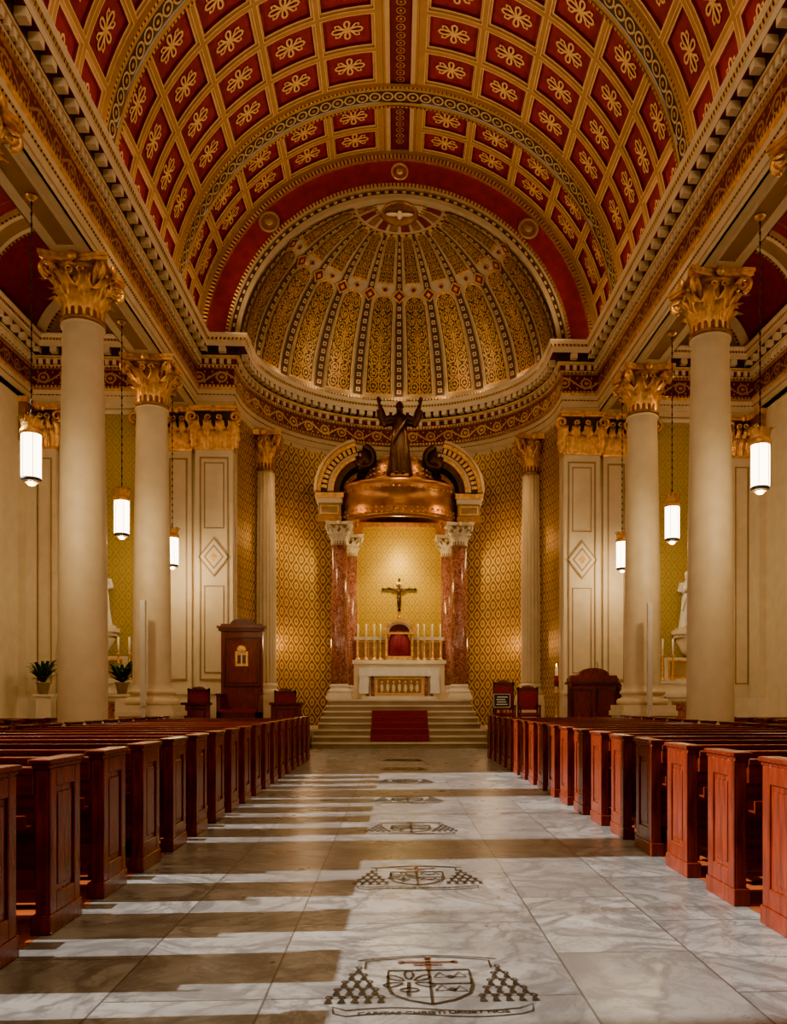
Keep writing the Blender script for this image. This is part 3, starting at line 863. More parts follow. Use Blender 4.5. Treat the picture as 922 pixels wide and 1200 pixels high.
# ------------------------------------------------------------ figures
def hand(mb, p, d, side, up, mat, L):
    p = Vector(p); d = Vector(d).normalized(); side = Vector(side).normalized()
    mb.add(tube([p, p+d*L*.25, p+d*L*.5], [L*.16, L*.24, L*.22], 8), mat, None, True)
    nrm = d.cross(side).normalized()
    for i, ln in enumerate((.42, .5, .46, .36)):
        b = p+d*L*.45+side*L*(.19-.13*i)
        mb.add(tube([b, b+d*L*ln*.5+nrm*L*.02, b+d*L*ln+nrm*L*.08], [L*.065, L*.055, L*.04], 6), mat, None, True)
    b = p+d*L*.15+side*L*.17
    mb.add(tube([b, b+d*L*.2+side*L*.15, b+d*L*.38+side*L*.18], [L*.075, L*.065, L*.05], 6), mat, None, True)
def figure(name, h, mat, pose, loc, rz=0, parent=None):
    mb = MB()
    def B(z, rx, ry, yo=0): return (z*h, rx*h, ry*h, yo*h)
    if pose == 'cross':
        for s in (-1, 1):
            mb.add(tube([(s*.05*h, 0, .52*h), (s*.05*h, -.05*h, .29*h), (s*.02*h, 0, .06*h), (s*.015*h, -.05*h, .01*h)], [.06*h, .045*h, .028*h, .022*h], 10), mat, None, True)
        rings = [B(.42, .075, .06), B(.50, .10, .075), B(.56, .085, .06), B(.62, .08, .055), B(.72, .105, .07), B(.80, .11, .06), B(.835, .06, .045), B(.88, .03, .03)]
    else:
        k_ = 1.12 if pose == 'raised' else 1
        rings = [B(0, .150*k_, .125), B(.03, .152*k_, .125), B(.15, .135*k_, .115, -.005), B(.3, .12*k_, .10, -.01), B(.45, .108*k_, .09), B(.55, .098*k_, .078), B(.61, .088*k_, .070), B(.70, .104, .076), B(.77, .118, .072), B(.81, .10, .06), B(.835, .06, .048), B(.86, .034, .034), B(.90, .034, .034)]
    n = 40; v = []; f = []
    for z, rx, ry, yo in rings:
        for i in range(n):
            a = 2*pi*i/n
            k = 1+(.07*sin(11*a+z*3)+.03*sin(5*a))*max(0, 1-z/(.62*h)) if pose != 'cross' else 1
            v.append((rx*k*cos(a), yo+ry*k*sin(a), z))
    for j in range(len(rings)-1):
        for i in range(n): f.append((j*n+i, j*n+(i+1) % n, (j+1)*n+(i+1) % n, (j+1)*n+i))
    f += [tuple(range(n-1, -1, -1)), tuple((len(rings)-1)*n+i for i in range(n))]
    mb.add((v, f), mat, None, True)
    hy = -.015*h; hz = .935*h
    mb.add(ell((0, hy, hz), (.046*h, .055*h, .066*h), 16, 12), mat, None, True)
    mb.add(ell((0, hy+.018*h, hz+.014*h), (.054*h, .054*h, .06*h), 16, 12), mat, None, True)
    mb.add(ell((0, hy+.035*h, hz-.045*h), (.048*h, .03*h, .055*h), 12, 8), mat, None, True)
    mb.add(tube([(0, hy-.05*h, hz+.014*h), (0, hy-.066*h, hz-.008*h), (0, hy-.054*h, hz-.014*h)], [.006*h, .010*h, .008*h], 6), mat, None, True)
    mb.add(ell((0, hy-.032*h, hz-.048*h), (.028*h, .024*h, .03*h), 10, 8), mat, None, True)
    for s in (-1, 1):
        mb.add(ell((s*.018*h, hy-.048*h, hz+.016*h), (.011*h, .008*h, .006*h), 8, 6), mat, None, True)
        mb.add(ell((s*.05*h, hy+.005*h, hz), (.008*h, .014*h, .02*h), 8, 6), mat, None, True)
        if pose == 'raised':
            A = [(s*.10*h, 0, .79*h), (s*.20*h, -.02*h, .76*h), (s*.245*h, -.05*h, .86*h), (s*.275*h, -.05*h, .955*h)]
            mb.add(tube(A, [.052*h, .046*h, .036*h, .022*h], 12), mat, None, True)
            mb.add(tube([(s*.09*h, 0, .74*h), (s*.19*h, -.01*h, .70*h), (s*.245*h, -.04*h, .80*h), (s*.262*h, -.05*h, .88*h)], [.05*h, .062*h, .062*h, .05*h], 12), mat, None, True)
            hand(mb, A[-1], (s*.15, 0, 1), (-s, 0, .1), 0, mat, .11*h)
        elif pose == 'cross':
            A = [(s*.10*h, 0, .80*h), (s*.25*h, 0, .86*h), (s*.42*h, .01*h, .91*h)]
            mb.add(tube(A, [.038*h, .03*h, .02*h], 10), mat, None, True)
            hand(mb, A[-1], (s, 0, .3), (0, 0, 1), 0, mat, .10*h)
        else:
            A = [(s*.10*h, 0, .79*h), (s*.145*h, -.01*h, .66*h), (s*.09*h, -.10*h, .64*h), (s*.02*h, -.125*h, .70*h)]
            mb.add(tube(A, [.05*h, .048*h, .045*h, .022*h], 12), mat, None, True)
            hand(mb, A[-1], (-s*.1, -.1, 1), (-s*.2, 1, 0), 0, mat, .09*h)
    if pose != 'cross':
        mb.add(tube([(.09*h, -.07*h, .74*h), (0, -.095*h, .6*h), (-.09*h, -.09*h, .45*h), (-.12*h, -.06*h, .3*h)], [.02*h, .022*h, .022*h, .018*h], 8), mat, None, True)
        for s in (-1, 1): mb.add(ell((s*.045*h, -.125*h, .012*h), (.024*h, .05*h, .02*h), 8, 6), mat, None, True)
    o = mb.obj(name, parent, loc); o.rotation_euler[2] = rz
    r = o.modifiers.new('remesh', 'REMESH'); r.mode = 'VOXEL'; r.voxel_size = h*.0062; r.use_smooth_shade = True
    sm = o.modifiers.new('smooth', 'SMOOTH'); sm.factor = .5; sm.iterations = 1
    return o

# ------------------------------------------------------------ baldachin
BZ = 1.36; BCY = 26.95
bald = empty('altar_baldachin', (0, BCY, BZ))
def L(o): o.location = Vector(o.location)-Vector((0, BCY, BZ)); return o
mb = MB()
def bcol(cx, cy, r=.25):
    z = BZ
    mb.box(cx-.38, cx+.38, cy-.38, cy+.38, z, z+.12, WHITE); mb.box(cx-.34, cx+.34, cy-.34, cy+.34, z+.12, z+.2, CREAM2)
    mb.add(lathe([(.33, z+.2), (.34, z+.25), (.32, z+.3), (.27, z+.32), (.28, z+.38), (.30, z+.42), (.26, z+.46)], 24, cx, cy), WHITE, None, True)
    mb.add(lathe([(r, z+.46), (r, z+1.5), (r*.88, 6.0)], 28, cx, cy), ROSSO, None, True)
    capital(mb, 6.0, .70, r*.9, .80, CREAM2, cx, cy, dark=TAN)
for s in (-1, 1):
    bcol(s*1.82, 26.0, .26); bcol(s*1.58, 28.0, .22)
L(mb.obj('marble_columns', bald))
mb = MB()
for s in (-1, 1):
    for (cx, cy) in ((s*2.1, 26.1), (s*1.85, 28.0)):
        mb.box(cx-.36, cx+.36, cy-.36, cy+.36, 6.70, 6.88, DGOLD)
        mb.box(cx-.34, cx+.34, cy-.34, cy+.34, 6.88, 7.26, TAN); panel(mb, cx-.28, cx+.28, cy-.34, 6.93, 7.2, .04, .02, GOLD)
        mb.box(cx-.38, cx+.38, cy-.42, cy+.42, 7.26, 7.40, CREAM2); mb.box(cx-.42, cx+.42, cy-.48, cy+.5, 7.40, 7.55, GOLD)
    x0, x1 = sorted((s*1.75, s*2.25)); mb.box(x0, x1, 26.2, 27.9, 6.75, 7.5, DGOLD)
Rr = 1.98
ring = [(Rr-.14, 6.74), (Rr, 6.74), (Rr+.03, 6.80), (Rr+.03, 6.90), (Rr, 6.93), (Rr, 7.02), (Rr-.02, 7.05), (Rr-.02, 7.50), (Rr+.03, 7.54), (Rr+.04, 7.60), (Rr+.08, 7.68), (Rr+.09, 7.78), (Rr+.05, 7.84), (.9, 7.9), (.88, 7.5), (Rr-.16, 7.45), (Rr-.14, 6.74)]
v, f = lathe(ring, 72, 0, BCY); f = f[:-2]; mb.add((v, f), BRONZEG, None, True)
for zz, rr in ((6.86, Rr+.04), (7.0, Rr+.01), (7.6, Rr+.05)):
    for i in range(72):
        a = 2*pi*i/72; mb.add(ell((rr*cos(a), BCY+rr*sin(a), zz), (.03, .03, .03), 6, 4), GOLD, None, True)
for i in range(36):
    a = 2*pi*i/36; q = Rr-.17
    mb.add(ell((q*cos(a), BCY+q*sin(a), 7.1), (.05, .05, .10), 6, 4), GOLD, None, True)
CYc = 26.3
mb.add(lathe([(1.1, 7.84), (1.1, 7.98), (1.02, 8.0), (1.0, 8.15), (.93, 8.42), (.76, 8.63), (.5, 8.80), (.2, 8.87), (.08, 8.88)], 40, 0, CYc), BRONZEG, None, True)
for j in range(6):
    e = .15+j*.2; rr = 1.0*cos(e); zz = 8.0+.85*sin(e); n = max(8, int(2*pi*rr/.2))
    for i in range(n):
        a = 2*pi*(i+.5*(j % 2))/n; mb.add(ell((rr*cos(a), CYc+rr*sin(a), zz), (.07, .07, .05), 6, 4), GOLD, None, True)
for s in (-1, 1):
    for yc0, yc1 in ((25.55, 26.35), (27.6, 28.3)):
        c0 = Vector((s*.97, 7.58))
        def arcp(r0, r1, y0, y1, mat, a0=0, a1=76, n=18):
            v = []; f = []
            for i in range(n+1):
                a = rad(a0+(a1-a0)*i/n)
                for r, y in ((r0, y0), (r1, y0), (r1, y1), (r0, y1)): v.append((c0.x+s*r*cos(a), y, c0.y+r*sin(a)))
            for i in range(n):
                for k in range(4): f.append((4*i+k, 4*i+(k+1) % 4, 4*i+4+(k+1) % 4, 4*i+4+k))
            f += [(0, 1, 2, 3), tuple(4*n+k for k in (3, 2, 1, 0))]
            mb.add((v, f), mat)
        arcp(1.50, 1.58, yc0-.08, yc1, VCREAM2); arcp(1.38, 1.50, yc0, yc1, GOLD); arcp(1.18, 1.38, yc0+.06, yc1, BROWN); arcp(1.10, 1.18, yc0, yc1, VCREAM2); arcp(1.0, 1.10, yc0+.03, yc1, GOLD); arcp(.82, 1.0, yc0+.1, yc1, BRONZE)
        for i in range(11):
            a = rad(6+6.6*i)
            M = Matrix.Translation((c0.x+s*1.28*cos(a), yc0+.03, c0.y+1.28*sin(a))) @ Matrix.Rotation(-a if s > 0 else a, 4, 'Y')
            mb.box(-.08, .08, -.05, .05, -.045, .045, GOLD, M)
        pts = []; rr = []
        for i in range(26):
            t = i/25; a = rad(90)+t*rad(560); r = .36*(1-.85*t)
            pts.append((c0.x+s*.12+s*r*cos(a), (yc0+yc1)/2, c0.y+1.02+r*sin(a))); rr.append(.10*(1-.5*t))
        for off in (-.3, 0, .3): mb.add(tube([(p[0], p[1]+off, p[2]) for p in pts], rr, 8), BRONZE, None, True)
        mb.add(lathe([(.24, -.38), (.26, -.3), (.26, .3), (.24, .38)], 16), BRONZE, Matrix.Translation((c0.x+s*.1, (yc0+yc1)/2, c0.y+1.0)) @ Matrix.Rotation(pi/2, 4, 'X'), True)
L(mb.obj('canopy', bald))
mb = MB(); mb.box(-.3, .3, 24.96, 25.55, 7.76, 7.90, BRONZE); mb.box(-.26, .26, 25.0, 25.5, 7.90, 7.98, BRONZEG); L(mb.obj('statue_plinth', bald))
figure('christ_statue', 2.2, BRONZE, 'raised', (0, 25.27-BCY, 7.96-BZ), 0, bald)

mb = MB()
g, uv = grid(lambda u, v: (-1.38+2.76*u, 28.32, BZ+5.7*v), 2, 2, lambda u, v: (2.76*u, 5.7*v)); mb.add(g, DAMASK2, None, False, uv)
mb.box(-1.42, 1.42, 28.33, 28.4, BZ, BZ+5.72, CREAM2)
for s in (-1, 1):
    a, b = sorted((s*1.38, s*1.5)); mb.box(a, b, 28.22, 28.4, BZ, BZ+5.72, GOLD)
mb.box(-1.5, 1.5, 28.22, 28.4, BZ+5.7, BZ+5.85, GOLD)
mb.obj('altar_dossal')
mb = MB()
mb.box(-.028, .028, 28.2, 28.25, 4.32, 5.33, BLACK); mb.box(-.53, .53, 28.2, 28.25, 4.98, 5.035, BLACK)
for q in ((-.53, 5.008), (.53, 5.008), (0, 5.33), (0, 4.32)): mb.add(ell((q[0], 28.22, q[1]), (.05, .03, .05), 10, 6), BLACK, None, True)
mb.box(-.02, .02, 28.25, 28.315, 4.7, 4.74, BLACK)
mb.box(-.09, .09, 28.185, 28.2, 5.17, 5.24, GOLD)
cr = mb.obj('crucifix')
figure('corpus', .74, BRONZE, 'cross', (0, 28.165, 4.36), 0, cr)

mb = MB()
RY = 27.35
mb.box(-1.45, 1.45, RY, RY+.5, BZ, 2.5, CREAM2); mb.box(-1.5, 1.5, RY-.06, RY+.5, 2.5, 2.62, WHITE)
mb.box(-1.4, 1.4, RY+.26, RY+.5, 2.62, 3.28, TAN); mb.box(-1.45, 1.45, RY+.22, RY+.5, 3.28, 3.38, WHITE)
for i in range(8):
    if i in (3, 4): continue
    x = -1.4+.35*i; panel(mb, x+.04, x+.31, RY+.26, 2.68, 3.24, .03, .02, VCREAM2, DGOLD)
mb.obj('altar_reredos')
mb = MB()
mb.box(-.42, .42, RY-.02, RY+.25, 2.62, 2.75, GOLD)
for s in (-1, 1):
    mb.add(lathe([(.06, 2.75), (.045, 2.8), (.045, 3.4), (.065, 3.45)], 12, s*.40, RY+.06), GOLD, None, True)
mb.box(-.48, .48, RY-.02, RY+.25, 3.45, 3.52, GOLD)
n = 16
for r0, r1, yo, m in ((.40, .54, 0, GOLD), (.33, .40, .05, CREAM2)):
    v = []; f = []
    for i in range(n+1):
        a = pi*i/n
        for r, y in ((r0, RY-.02+yo), (r1, RY-.02+yo), (r1, RY+.25), (r0, RY+.25)): v.append((r*cos(a), y, 3.52+r*sin(a)*.8))
    for i in range(n):
        for k in range(4): f.append((4*i+k, 4*i+(k+1) % 4, 4*i+4+(k+1) % 4, 4*i+4+k))
    mb.add((v, f), m)
v = [(.36*cos(pi*i/n), RY+.12, 3.5+.3*sin(pi*i/n)) for i in range(n+1)]; mb.add((v, [tuple(range(n+1))]), DRED)
v, f = lathe([(.36, 2.76), (.34, 3.2), (.28, 3.45), (.05, 3.58)], 64, 0, 0, flute=.10, nfl=16)
mb.add(([(x, RY+.1+y*.42, z) for x, y, z in v], f), PURPLE, None, True)
mb.add(ell((0, RY+.12, 3.99), (.05, .05, .07)), GOLD, None, True); mb.box(-.012, .012, RY+.11, RY+.13, 4.0, 4.18, GOLD); mb.box(-.05, .05, RY+.11, RY+.13, 4.09, 4.115, GOLD)
mb.obj('tabernacle')
def candlestick(h, hc=.35, lit=True, m=GOLD):
    mb = MB()
    mb.add(lathe([(.09, 0), (.09, .03), (.05, .07), (.03, .12), (.045, .17), (.025, .22), (.02, h*.6), (.04, h*.66), (.02, h*.72), (.03, h*.9), (.06, h*.96), (.06, h)], 14), m, None, True)
    mb.add(lathe([(.028, h), (.028, h+hc)], 10), WAX, None, True)
    if lit: mb.add(ell((0, 0, h+hc+.035), (.012, .012, .035), 8, 6), FLAME, None, True)
    return mesh(mb, 'altar_candlestick')
cs = candlestick(.62, .55, False)
for x in (-1.32, -1.06, -.80, -.6, .6, .80, 1.06, 1.32): place('altar_candlestick', cs, loc=(x, RY+.1, 2.62))
mb = MB()
AYf = 26.15
mb.box(-1.15, 1.15, AYf, AYf+.9, BZ, BZ+.1, WHITE); mb.box(-1.05, 1.05, AYf+.08, AYf+.85, BZ+.1, BZ+.86, CREAM2)
mb.box(-1.2, 1.2, AYf-.02, AYf+.92, BZ+.86, BZ+.97, WHITE)
panel(mb, -.72, .72, AYf+.08, BZ+.15, BZ+.68, .05, .04, GOLD, DGOLD)
for i in range(7):
    x = -.54+.18*i
    mb.add(ell((x, AYf+.05, BZ+.34+.02*(i % 2)), (.055, .05, .13), 10, 8), CREAM2, None, True)
    mb.add(ell((x, AYf+.03, BZ+.53+.02*(i % 2)), (.035, .04, .045), 10, 8), CREAM2, None, True)
for s in (-1, 1):
    for q in (.82, .98): mb.add(lathe([(.06, BZ+.1), (.05, BZ+.16), (.045, BZ+.8), (.065, BZ+.86)], 14, s*q, AYf+.05), ROSSO, None, True)
mb.obj('high_altar')
mb = MB()
mb.box(-1.24, 1.24, AYf-.04, AYf+.94, BZ+.972, BZ+.985, CLOTH)
def drape(x0, x1, y, zt, dz):
    def fn(u, v):
        w = .012*sin(u*60)*v
        z = zt-dz*v-(.02*abs(sin(u*pi*24)) if v > .95 else 0)
        return (x0+(x1-x0)*u, y-w-.02*v, z)
    g, uv = grid(fn, 120, 4); mb.add(g, CLOTH, None, True, uv)
drape(-1.24, 1.24, AYf-.04, BZ+.985, .26)
for s in (-1, 1):
    def fn(u, v): return (s*(1.24+.02*v+.01*sin(u*30)*v), AYf-.04+.98*u, BZ+.985-.8*v)
    g, uv = grid(fn, 40, 4); mb.add(g, CLOTH, None, True, uv)
    def fn(u, v): return (s*(1.24-.30*u+.01*sin(v*9)), AYf-.05-.01*sin(u*30)*v, BZ+.985-.8*v)
    g, uv = grid(fn, 12, 4); mb.add(g, CLOTH, None, True, uv)
mb.obj('altar_cloth')

# ------------------------------------------------------------ lanterns
def lantern():
    mb = MB()
    mb.add(lathe([(.15, 0), (.16, .03), (.15, .06)], 20), BLACK, None, True)
    mb.add(lathe([(.05, -.06), (.09, -.02), (.13, .0)], 16), GOLD, None, True)
    mb.add(lathe([(.155, .06), (.16, .1), (.16, .72), (.155, .76)], 24), GLASS, None, True)
    mb.add(lathe([(.175, .76), (.185, .80), (.17, .84), (.12, .90), (.06, .96), (.03, 1.08)], 20), GOLD, None, True)
    for i in range(6):
        a = 2*pi*i/6; mb.add(tube([(.166*cos(a), .166*sin(a), .05), (.166*cos(a), .166*sin(a), .78)], .006, 5), DGOLD)
        mb.add(leaf(.12, .24, .07), GOLD, T(0, 0, .82, a) @ T(0, -.14, 0), True)
    return mb
def mklan(x, y, z):
    mb = lantern(); H = TOP-.01-z
    zz = 1.05; i = 0
    mb.add(tube([(0, 0, .95), (0, 0, H)], .007, 6), BLACK)
    while zz < H-.06:
        mb.add(ell((0, 0, zz), (.020 if i % 2 else .009, .009 if i % 2 else .020, .05), 6, 4), BLACK); zz += .085; i += 1
    mb.add(lathe([(.03, H-.08), (.09, H-.03), (.10, H)], 16), GOLD, None, True)
    mb.obj('hanging_lantern', loc=(x, y, z))
LZ = 4.88
for y in (9.6, 14.2, 18.8, 23.0):
    for s in (-1, 1): mklan(s*6.05, y, LZ)

# ------------------------------------------------------------ furniture
def chair(mb, x, y, z, w=.55, h=1.05, mat=WOODD, M=None):
    M = T(x, y, z)
    for a in (-w/2, w/2-.05):
        mb.box(a, a+.05, -.25, -.2, 0, .66, mat, M); mb.box(a, a+.05, .2, .25, 0, h, mat, M); mb.box(a, a+.05, -.28, .22, .64, .69, mat, M)
    mb.box(-w/2, w/2, -.26, .25, .40, .47, CARPET, M); mb.box(-w/2, w/2, -.27, .25, .36, .40, mat, M)
    mb.box(-w/2+.05, w/2-.05, .21, .24, .55, h-.1, CARPET, M); mb.box(-w/2, w/2, .2, .25, h-.1, h-.02, mat, M)
    mb.add(ell((0, .225, h-.02), (w*.3, .03, .07), 12, 6), mat, M, True)
PZ = .51
for (x, y, h) in ((-5.45, 23.2, 1.15), (-3.15, 23.4, 1.1), (2.95, 24.0, 1.35), (3.65, 24.0, 1.2)):
    mb = MB(); chair(mb, 0, 0, 0, .6, h); mb.obj('sanctuary_armchair', loc=(x, y, PZ))
mb = MB()
W = .56
mb.box(-W, W, 0, .12, 0, 2.7, WOODV)
mb.box(-W-.05, W+.05, -.06, .16, 0, .18, WOODD)
panel(mb, -W+.06, W-.06, 0, 1.2, 2.55, .06, .04, WOODD); panel(mb, -W+.16, W-.16, 0, 1.3, 2.45, .03, .03, WOODV)
mb.box(-W-.06, W+.06, -.08, .16, 2.7, 2.78, WOODD); mb.box(-W-.1, W+.1, -.12, .18, 2.78, 2.84, WOODV)
pts = [(-W, 2.84), (-W, 2.9)]+[(-W*.55*cos(pi*i/12)*1, 2.9+.14*sin(pi*i/12)) for i in range(13)]+[(W, 2.9), (W, 2.84)]
v = [(x, -.04, z) for x, z in pts]+[(x, .12, z) for x, z in pts]; n = len(pts)
mb.add((v, [tuple(range(n)), tuple(range(2*n-1, n-1, -1))]+[(i, (i+1) % n, n+(i+1) % n, n+i) for i in range(n)]), WOODD)
mb.box(-W, W, -.62, 0, 0, .5, WOODD); mb.box(-W+.08, W-.08, -.6, 0, .5, .58, CARPET)
for s in (-1, 1):
    a, b = sorted((s*W, s*(W-.1))); mb.box(a, b, -.62, 0, 0, .95, WOODV); mb.box(a-.02, b+.02, -.66, 0, .95, 1.0, WOODD)
mb.box(-.17, .17, -.03, 0, 1.75, 2.15, GOLD); mb.add(ell((0, -.03, 2.2), (.13, .03, .12), 12, 8), GOLD, None, True); mb.box(-.11, .11, -.045, -.03, 1.82, 2.05, INKR)
mb.box(-.02, .02, -.05, -.03, 1.8, 2.3, CREAM2); mb.box(-.1, .1, -.05, -.03, 2.1, 2.13, CREAM2)
mb.obj('bishop_throne', loc=(-4.3, 23.45, PZ))
mb = MB()
mb.box(-.72, .72, -.3, .3, 0, .14, WOODD); mb.box(-.64, .64, -.25, .25, .14, 1.25, WOODV)
panel(mb, -.6, -.05, -.25, .2, 1.15, .06, .03, WOODD); panel(mb, .05, .6, -.25, .2, 1.15, .06, .03, WOODD)
mb.box(-.7, .7, -.3, .3, 1.25, 1.32, WOODD); mb.box(-.66, .66, -.26, .26, 1.32, 1.42, WOODV)
pts = [(-.66, 1.42), (-.62, 1.5)]+[(-.42*cos(pi*i/12), 1.5+.2*sin(pi*i/12)) for i in range(13)]+[(.62, 1.5), (.66, 1.42)]
v = [(x, -.2, z) for x, z in pts]+[(x, .1, z) for x, z in pts]; n = len(pts)
mb.add((v, [tuple(range(n)), tuple(range(2*n-1, n-1, -1))]+[(i, (i+1) % n, n+(i+1) % n, n+i) for i in range(n)]), WOODV)
for s in (-1, 1): mb.add(lathe([(.06, .14), (.05, .2), (.05, 1.15), (.07, 1.25)], 14, s*.68, -.27), WOODD, None, True)
mb.add(tube([(.12, -.1, 1.6), (.12, -.12, 1.78), (.08, -.2, 1.86)], .01, 6), BLACK)
mb.obj('wooden_pulpit', loc=(5.25, 23.1, PZ))
mb = MB(); mb.add(lathe([(.12, 0), (.12, .02), (.015, .04), (.015, .75)], 14), BLACK)
mb.box(-.23, .23, -.03, 0, .62, 1.0, BLACK); panel(mb, -.22, .22, -.03, .63, .99, .012, .004, SIGNW)
for i in range(4): mb.box(-.15+.02*(i % 2), .15-.03*(i % 3), -.036, -.03, .70+.065*i, .725+.065*i, SIGNW)
mb.obj('notice_sign', loc=(2.72, 22.75, PZ))
mb = MB(); mb.add(lathe([(.2, 0), (.2, .05), (.08, .12), (.04, .2), (.05, .4), (.03, .5), (.03, .95), (.08, 1.02), (.09, 1.06)], 18), GOLD, None, True)
mb.add(lathe([(.045, 1.06), (.04, 1.75)], 14), WAX, None, True); mb.add(lathe([(.06, 1.2), (.06, 1.5)], 14), CARPET, None, True); mb.add(ell((0, 0, 1.79), (.015, .015, .04), 8, 6), FLAME)
mb.obj('paschal_candle_stand', loc=(4.3, 23.3, PZ))
for x0, x1 in ((-3.4, -2.6), (-5.7, -5.0)):
    mb = MB(); mb.box(x0, x1, -.05, .05, 0, .7, WOODV); mb.box(x0-.04, x1+.04, -.1, .1, .7, .76, WOODD); mb.box(x0-.03, x1+.03, -.08, .08, 0, .1, WOODD)
    panel(mb, x0+.1, x1-.1, -.05, .16, .62, .04, .02, WOODD)
    mb.box(x0, x1, -.35, -.1, .1, .18, KNEE); mb.box(x0, x0+.05, -.35, 0, 0, .1, WOODD); mb.box(x1-.05, x1, -.35, 0, 0, .1, WOODD)
    mb.obj('prayer_kneeler', loc=(0, 22.7, PZ))
for s in (-1, 1):
    mb = MB(); mb.box(-.16, .16, -.14, .14, 0, .03, WHITEP); mb.box(-.03, .03, -.03, .03, .03, 1.2, WHITEP); mb.box(-.055, .055, -.06, .05, 1.2, 3.65, WHITEP)
    mb.box(-.045, .045, -.064, -.06, 1.25, 3.6, WHITE)
    mb.obj('column_loudspeaker', loc=(s*5.95-.02, 20.1, 0))
for s in (-1, 1):
    mb = MB(); y0 = 23.75
    mb.box(-1.0, 1.0, 0, .6, 0, .1, WHITE); mb.box(-.85, .85, .06, .6, .1, .92, CREAM2); mb.box(-1.0, 1.0, -.03, .6, .92, 1.02, WHITE)
    panel(mb, -.7, .7, .06, .2, .8, .06, .03, TAN, ROSSO)
    mb.box(-.95, .95, .35, .6, 1.02, 1.3, CREAM2); mb.box(-1.0, 1.0, .3, .6, 1.3, 1.38, WHITE)
    mb.box(-.75, .75, .5, .58, 1.38, 2.05, CREAM2); panel(mb, -.65, .65, .5, 1.45, 1.98, .05, .02, GOLD, TAN)
    mb.obj('side_altar', loc=(s*8.35, y0-.08, PZ))
    c2 = candlestick(.75, .45, False)
    for x in (-.85, -.55, .55, .85): place('altar_candlestick', c2, loc=(s*8.35+x, y0+.30, PZ+1.38))
    mb = MB()
    mb.box(-.42, .42, -.42, .02, 2.72, 2.84, CREAM2); mb.box(-.36, .36, -.36, .02, 2.62, 2.72, CREAM2)
    mb.add(lathe([(.08, 2.1), (.14, 2.25), (.28, 2.5), (.3, 2.62)], 16, 0, -.05), CREAM2, None, True)
    mb.box(-.32, .32, -.3, .02, 2.84, 2.92, CREAM2)
    o = mb.obj('saint_statue_console', loc=(s*8.30, 24.44, PZ))
    figure('saint_statue', 1.62, WHITE, 'folded', (0, -.17, 2.92), 0, o)
def fern(x, y, z):
    mb = MB(); k = .3
    mb.box(-.2, .2, -.2, .2, 0, .06, CREAM2); mb.box(-.14, .14, -.14, .14, .06, .62+k, CREAM2); mb.box(-.2, .2, -.2, .2, .62+k, .68+k, CREAM2)
    mb.add(lathe([(.11, .68+k), (.17, .95+k), (.19, .97+k), (.19, 1.0+k), (.15, 1.0+k)], 18), POT, None, True)
    for i in range(60):
        a = random.uniform(0, 2*pi); Ln = random.uniform(.3, .6); up = random.uniform(.15, .65)
        def fn(u, v):
            r = .04+Ln*v; zz = 1.0+k+up*sin(v*pi*.62)*1.0-.12*v*v
            w = .045*sin(pi*min(1, v+.08))*(1+.25*sin(v*50))
            return (r*cos(a)-(u-.5)*2*w*sin(a), r*sin(a)+(u-.5)*2*w*cos(a), zz)
        mb.add(grid(fn, 2, 12)[0], GREEN, None, True)
    mb.obj('potted_fern', loc=(x, y, z))
fern(-9.45, 23.1, PZ); fern(-7.35, 22.95, PZ)

# ------------------------------------------------------------ lights
def light(name, typ, loc, energy, col, size=.1, rot=None, aim=None, **kw):
    l = bpy.data.lights.new(name, typ); l.energy = energy; l.color = col
    if typ == 'AREA':
        l.shape = 'RECTANGLE'; l.size = size[0]; l.size_y = size[1]
    elif typ == 'SUN': l.angle = size
    else: l.shadow_soft_size = size
    for k, v in kw.items(): setattr(l, k, v)
    o = bpy.data.objects.new(name, l); S.collection.objects.link(o); o.location = loc
    if aim is not None: o.rotation_euler = (Vector(aim)-Vector(loc)).to_track_quat('-Z', 'Y').to_euler()
    if rot is not None: o.rotation_euler = rot
    return o
WARM = (1, .63, .29); WARM2 = (1, .75, .42)
for s in (-1, 1):
    o = light('cove_light', 'AREA', (s*5.5, 10.3, 11.6), 110, WARM, (.12, 27.5))
    o.rotation_euler = (0, rad(180)-s*rad(-22), 0)
    for yc in (4.5, 8.5, 12.5, 16.5, 20.0, 23.2):
        light('vault_uplight', 'SPOT', (s*5.45, yc, 11.6), 225, WARM, .06, aim=(-s*2.4, yc+.3, 16.6), spot_size=rad(110), spot_blend=.9)
    light('dome_uplight', 'SPOT', (s*4.2, 25.2, 11.55), 120, WARM2, .05, aim=(-s*1.6, 28.4, 13.4), spot_size=rad(95), spot_blend=.9)
for i in range(9):
    a = rad(14+19*i)
    light('dome_cove_lamp', 'POINT', (-4.28*cos(a), AY+4.28*sin(a), 11.62), 4, WARM, .04)
for y in (9.6, 14.2, 18.8, 23.0):
    for s in (-1, 1): light('lantern_lamp', 'POINT', (s*6.05, y, LZ-.14), 85, WARM2, .05)
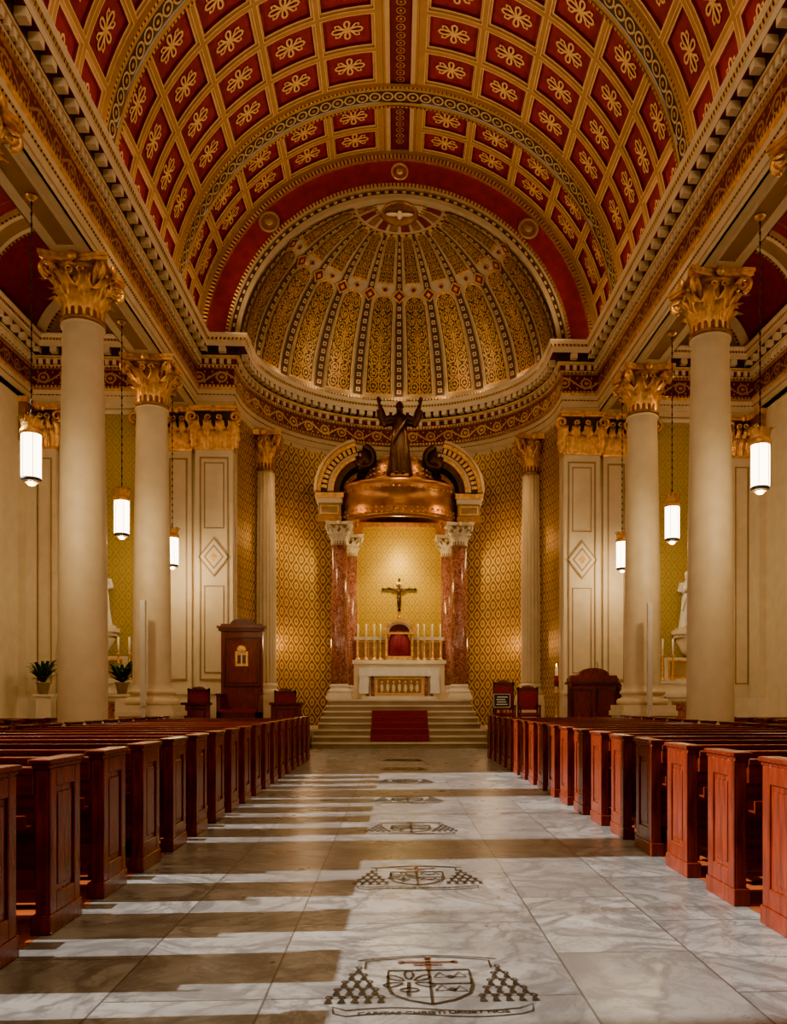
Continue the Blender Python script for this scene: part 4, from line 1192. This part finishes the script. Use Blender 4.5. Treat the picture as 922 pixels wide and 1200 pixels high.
for s in (-1, 1):
    light('apse_spot', 'SPOT', (s*3.9, 24.9, 9.3), 240, WARM, .1, aim=(s*.5, 28.6, 3.6), spot_size=rad(75), spot_blend=.8)
    light('apse_wall_lamp', 'POINT', (s*2.9, 27.2, 3.2), 34, WARM, .15)
    light('apse_wall_lamp', 'POINT', (s*2.9, 26.9, 6.5), 26, WARM, .15)
    light('aisle_fill', 'POINT', (s*8.45, 20.0, 9.4), 80, WARM, .2)  # added fill points that brighten aisle walls and vault, no fixtures
    light('aisle_fill', 'POINT', (s*8.45, 13.0, 9.4), 60, WARM, .2)
    light('side_altar_fill', 'SPOT', (s*8.0, 21.3, 8.8), 120, WARM2, .1, aim=(s*8.4, 24.2, 2.6), spot_size=rad(55), spot_blend=.8)  # added fill aimed at the aisle end to brighten it
    light('pier_spot', 'SPOT', (s*4.9, 15.0, 11.0), 240, WARM2, .15, aim=(s*5.2, 24.3, 4.5), spot_size=rad(45), spot_blend=.8)
    light('canopy_fill_spot', 'SPOT', (s*3.4, 24.6, 11.2), 130, WARM, .08, aim=(0, 26.2, 8.0), spot_size=rad(50), spot_blend=.8)  # added fill from above to lift the dark cupola and canopy
light('altar_lamp', 'POINT', (0, 26.9, 6.2), 75, (1, .76, .32), .15)
light('altar_front_fill', 'SPOT', (0, 24.9, 6.6), 150, WARM2, .1, aim=(0, 26.3, 1.9), spot_size=rad(50), spot_blend=.8)  # added light without a fixture, brightens the altar front
light('altar_spot', 'SPOT', (0, 24.4, 10.6), 330, WARM2, .1, aim=(0, 26.4, 1.8), spot_size=rad(40), spot_blend=.7)
light('tabernacle_lamp', 'SPOT', (0, 25.9, 6.5), 210, (1, .76, .30), .1, aim=(0, 28.3, 3.8), spot_size=rad(80), spot_blend=.8)
for y in (2.0, 8.0):
    light('nave_fill_overhead', 'AREA', (0, y, 16.3), 150, WARM2, (3, 3), rot=(0, 0, 0))  # added overhead fill, out of view, brightens the nave floor
light('nave_fill_area', 'AREA', (0, -3.4, 9.5), 240, WARM2, (7, 3), aim=(0, 18, 6))  # added soft fill behind the camera, not a fixture of the church
light('sun', 'SUN', (-30, 8, 25), 7.5, (1, .90, .76), rad(.6), aim=(-30+cos(rad(31))*30, 8.6, 25-sin(rad(31))*30))
w = bpy.data.worlds.new('world'); S.world = w; w.use_nodes = True
w.node_tree.nodes['Background'].inputs[0].default_value = (.9, .75, .55, 1); w.node_tree.nodes['Background'].inputs[1].default_value = .15

S.view_settings.view_transform = 'AgX'
try: S.view_settings.look = 'AgX - Punchy'
except Exception as e: print(e)
S.view_settings.exposure = 1.3
S.view_settings.gamma = .94

cam = bpy.data.cameras.new('camera'); co = bpy.data.objects.new('camera', cam); S.collection.objects.link(co)
co.location = (-.13, 0, 1.3); co.rotation_euler = (pi/2, 0, rad(-2.7))
cam.sensor_width = 36; cam.lens = 30; cam.shift_x = -.041; cam.shift_y = .185; cam.clip_end = 200
S.camera = co
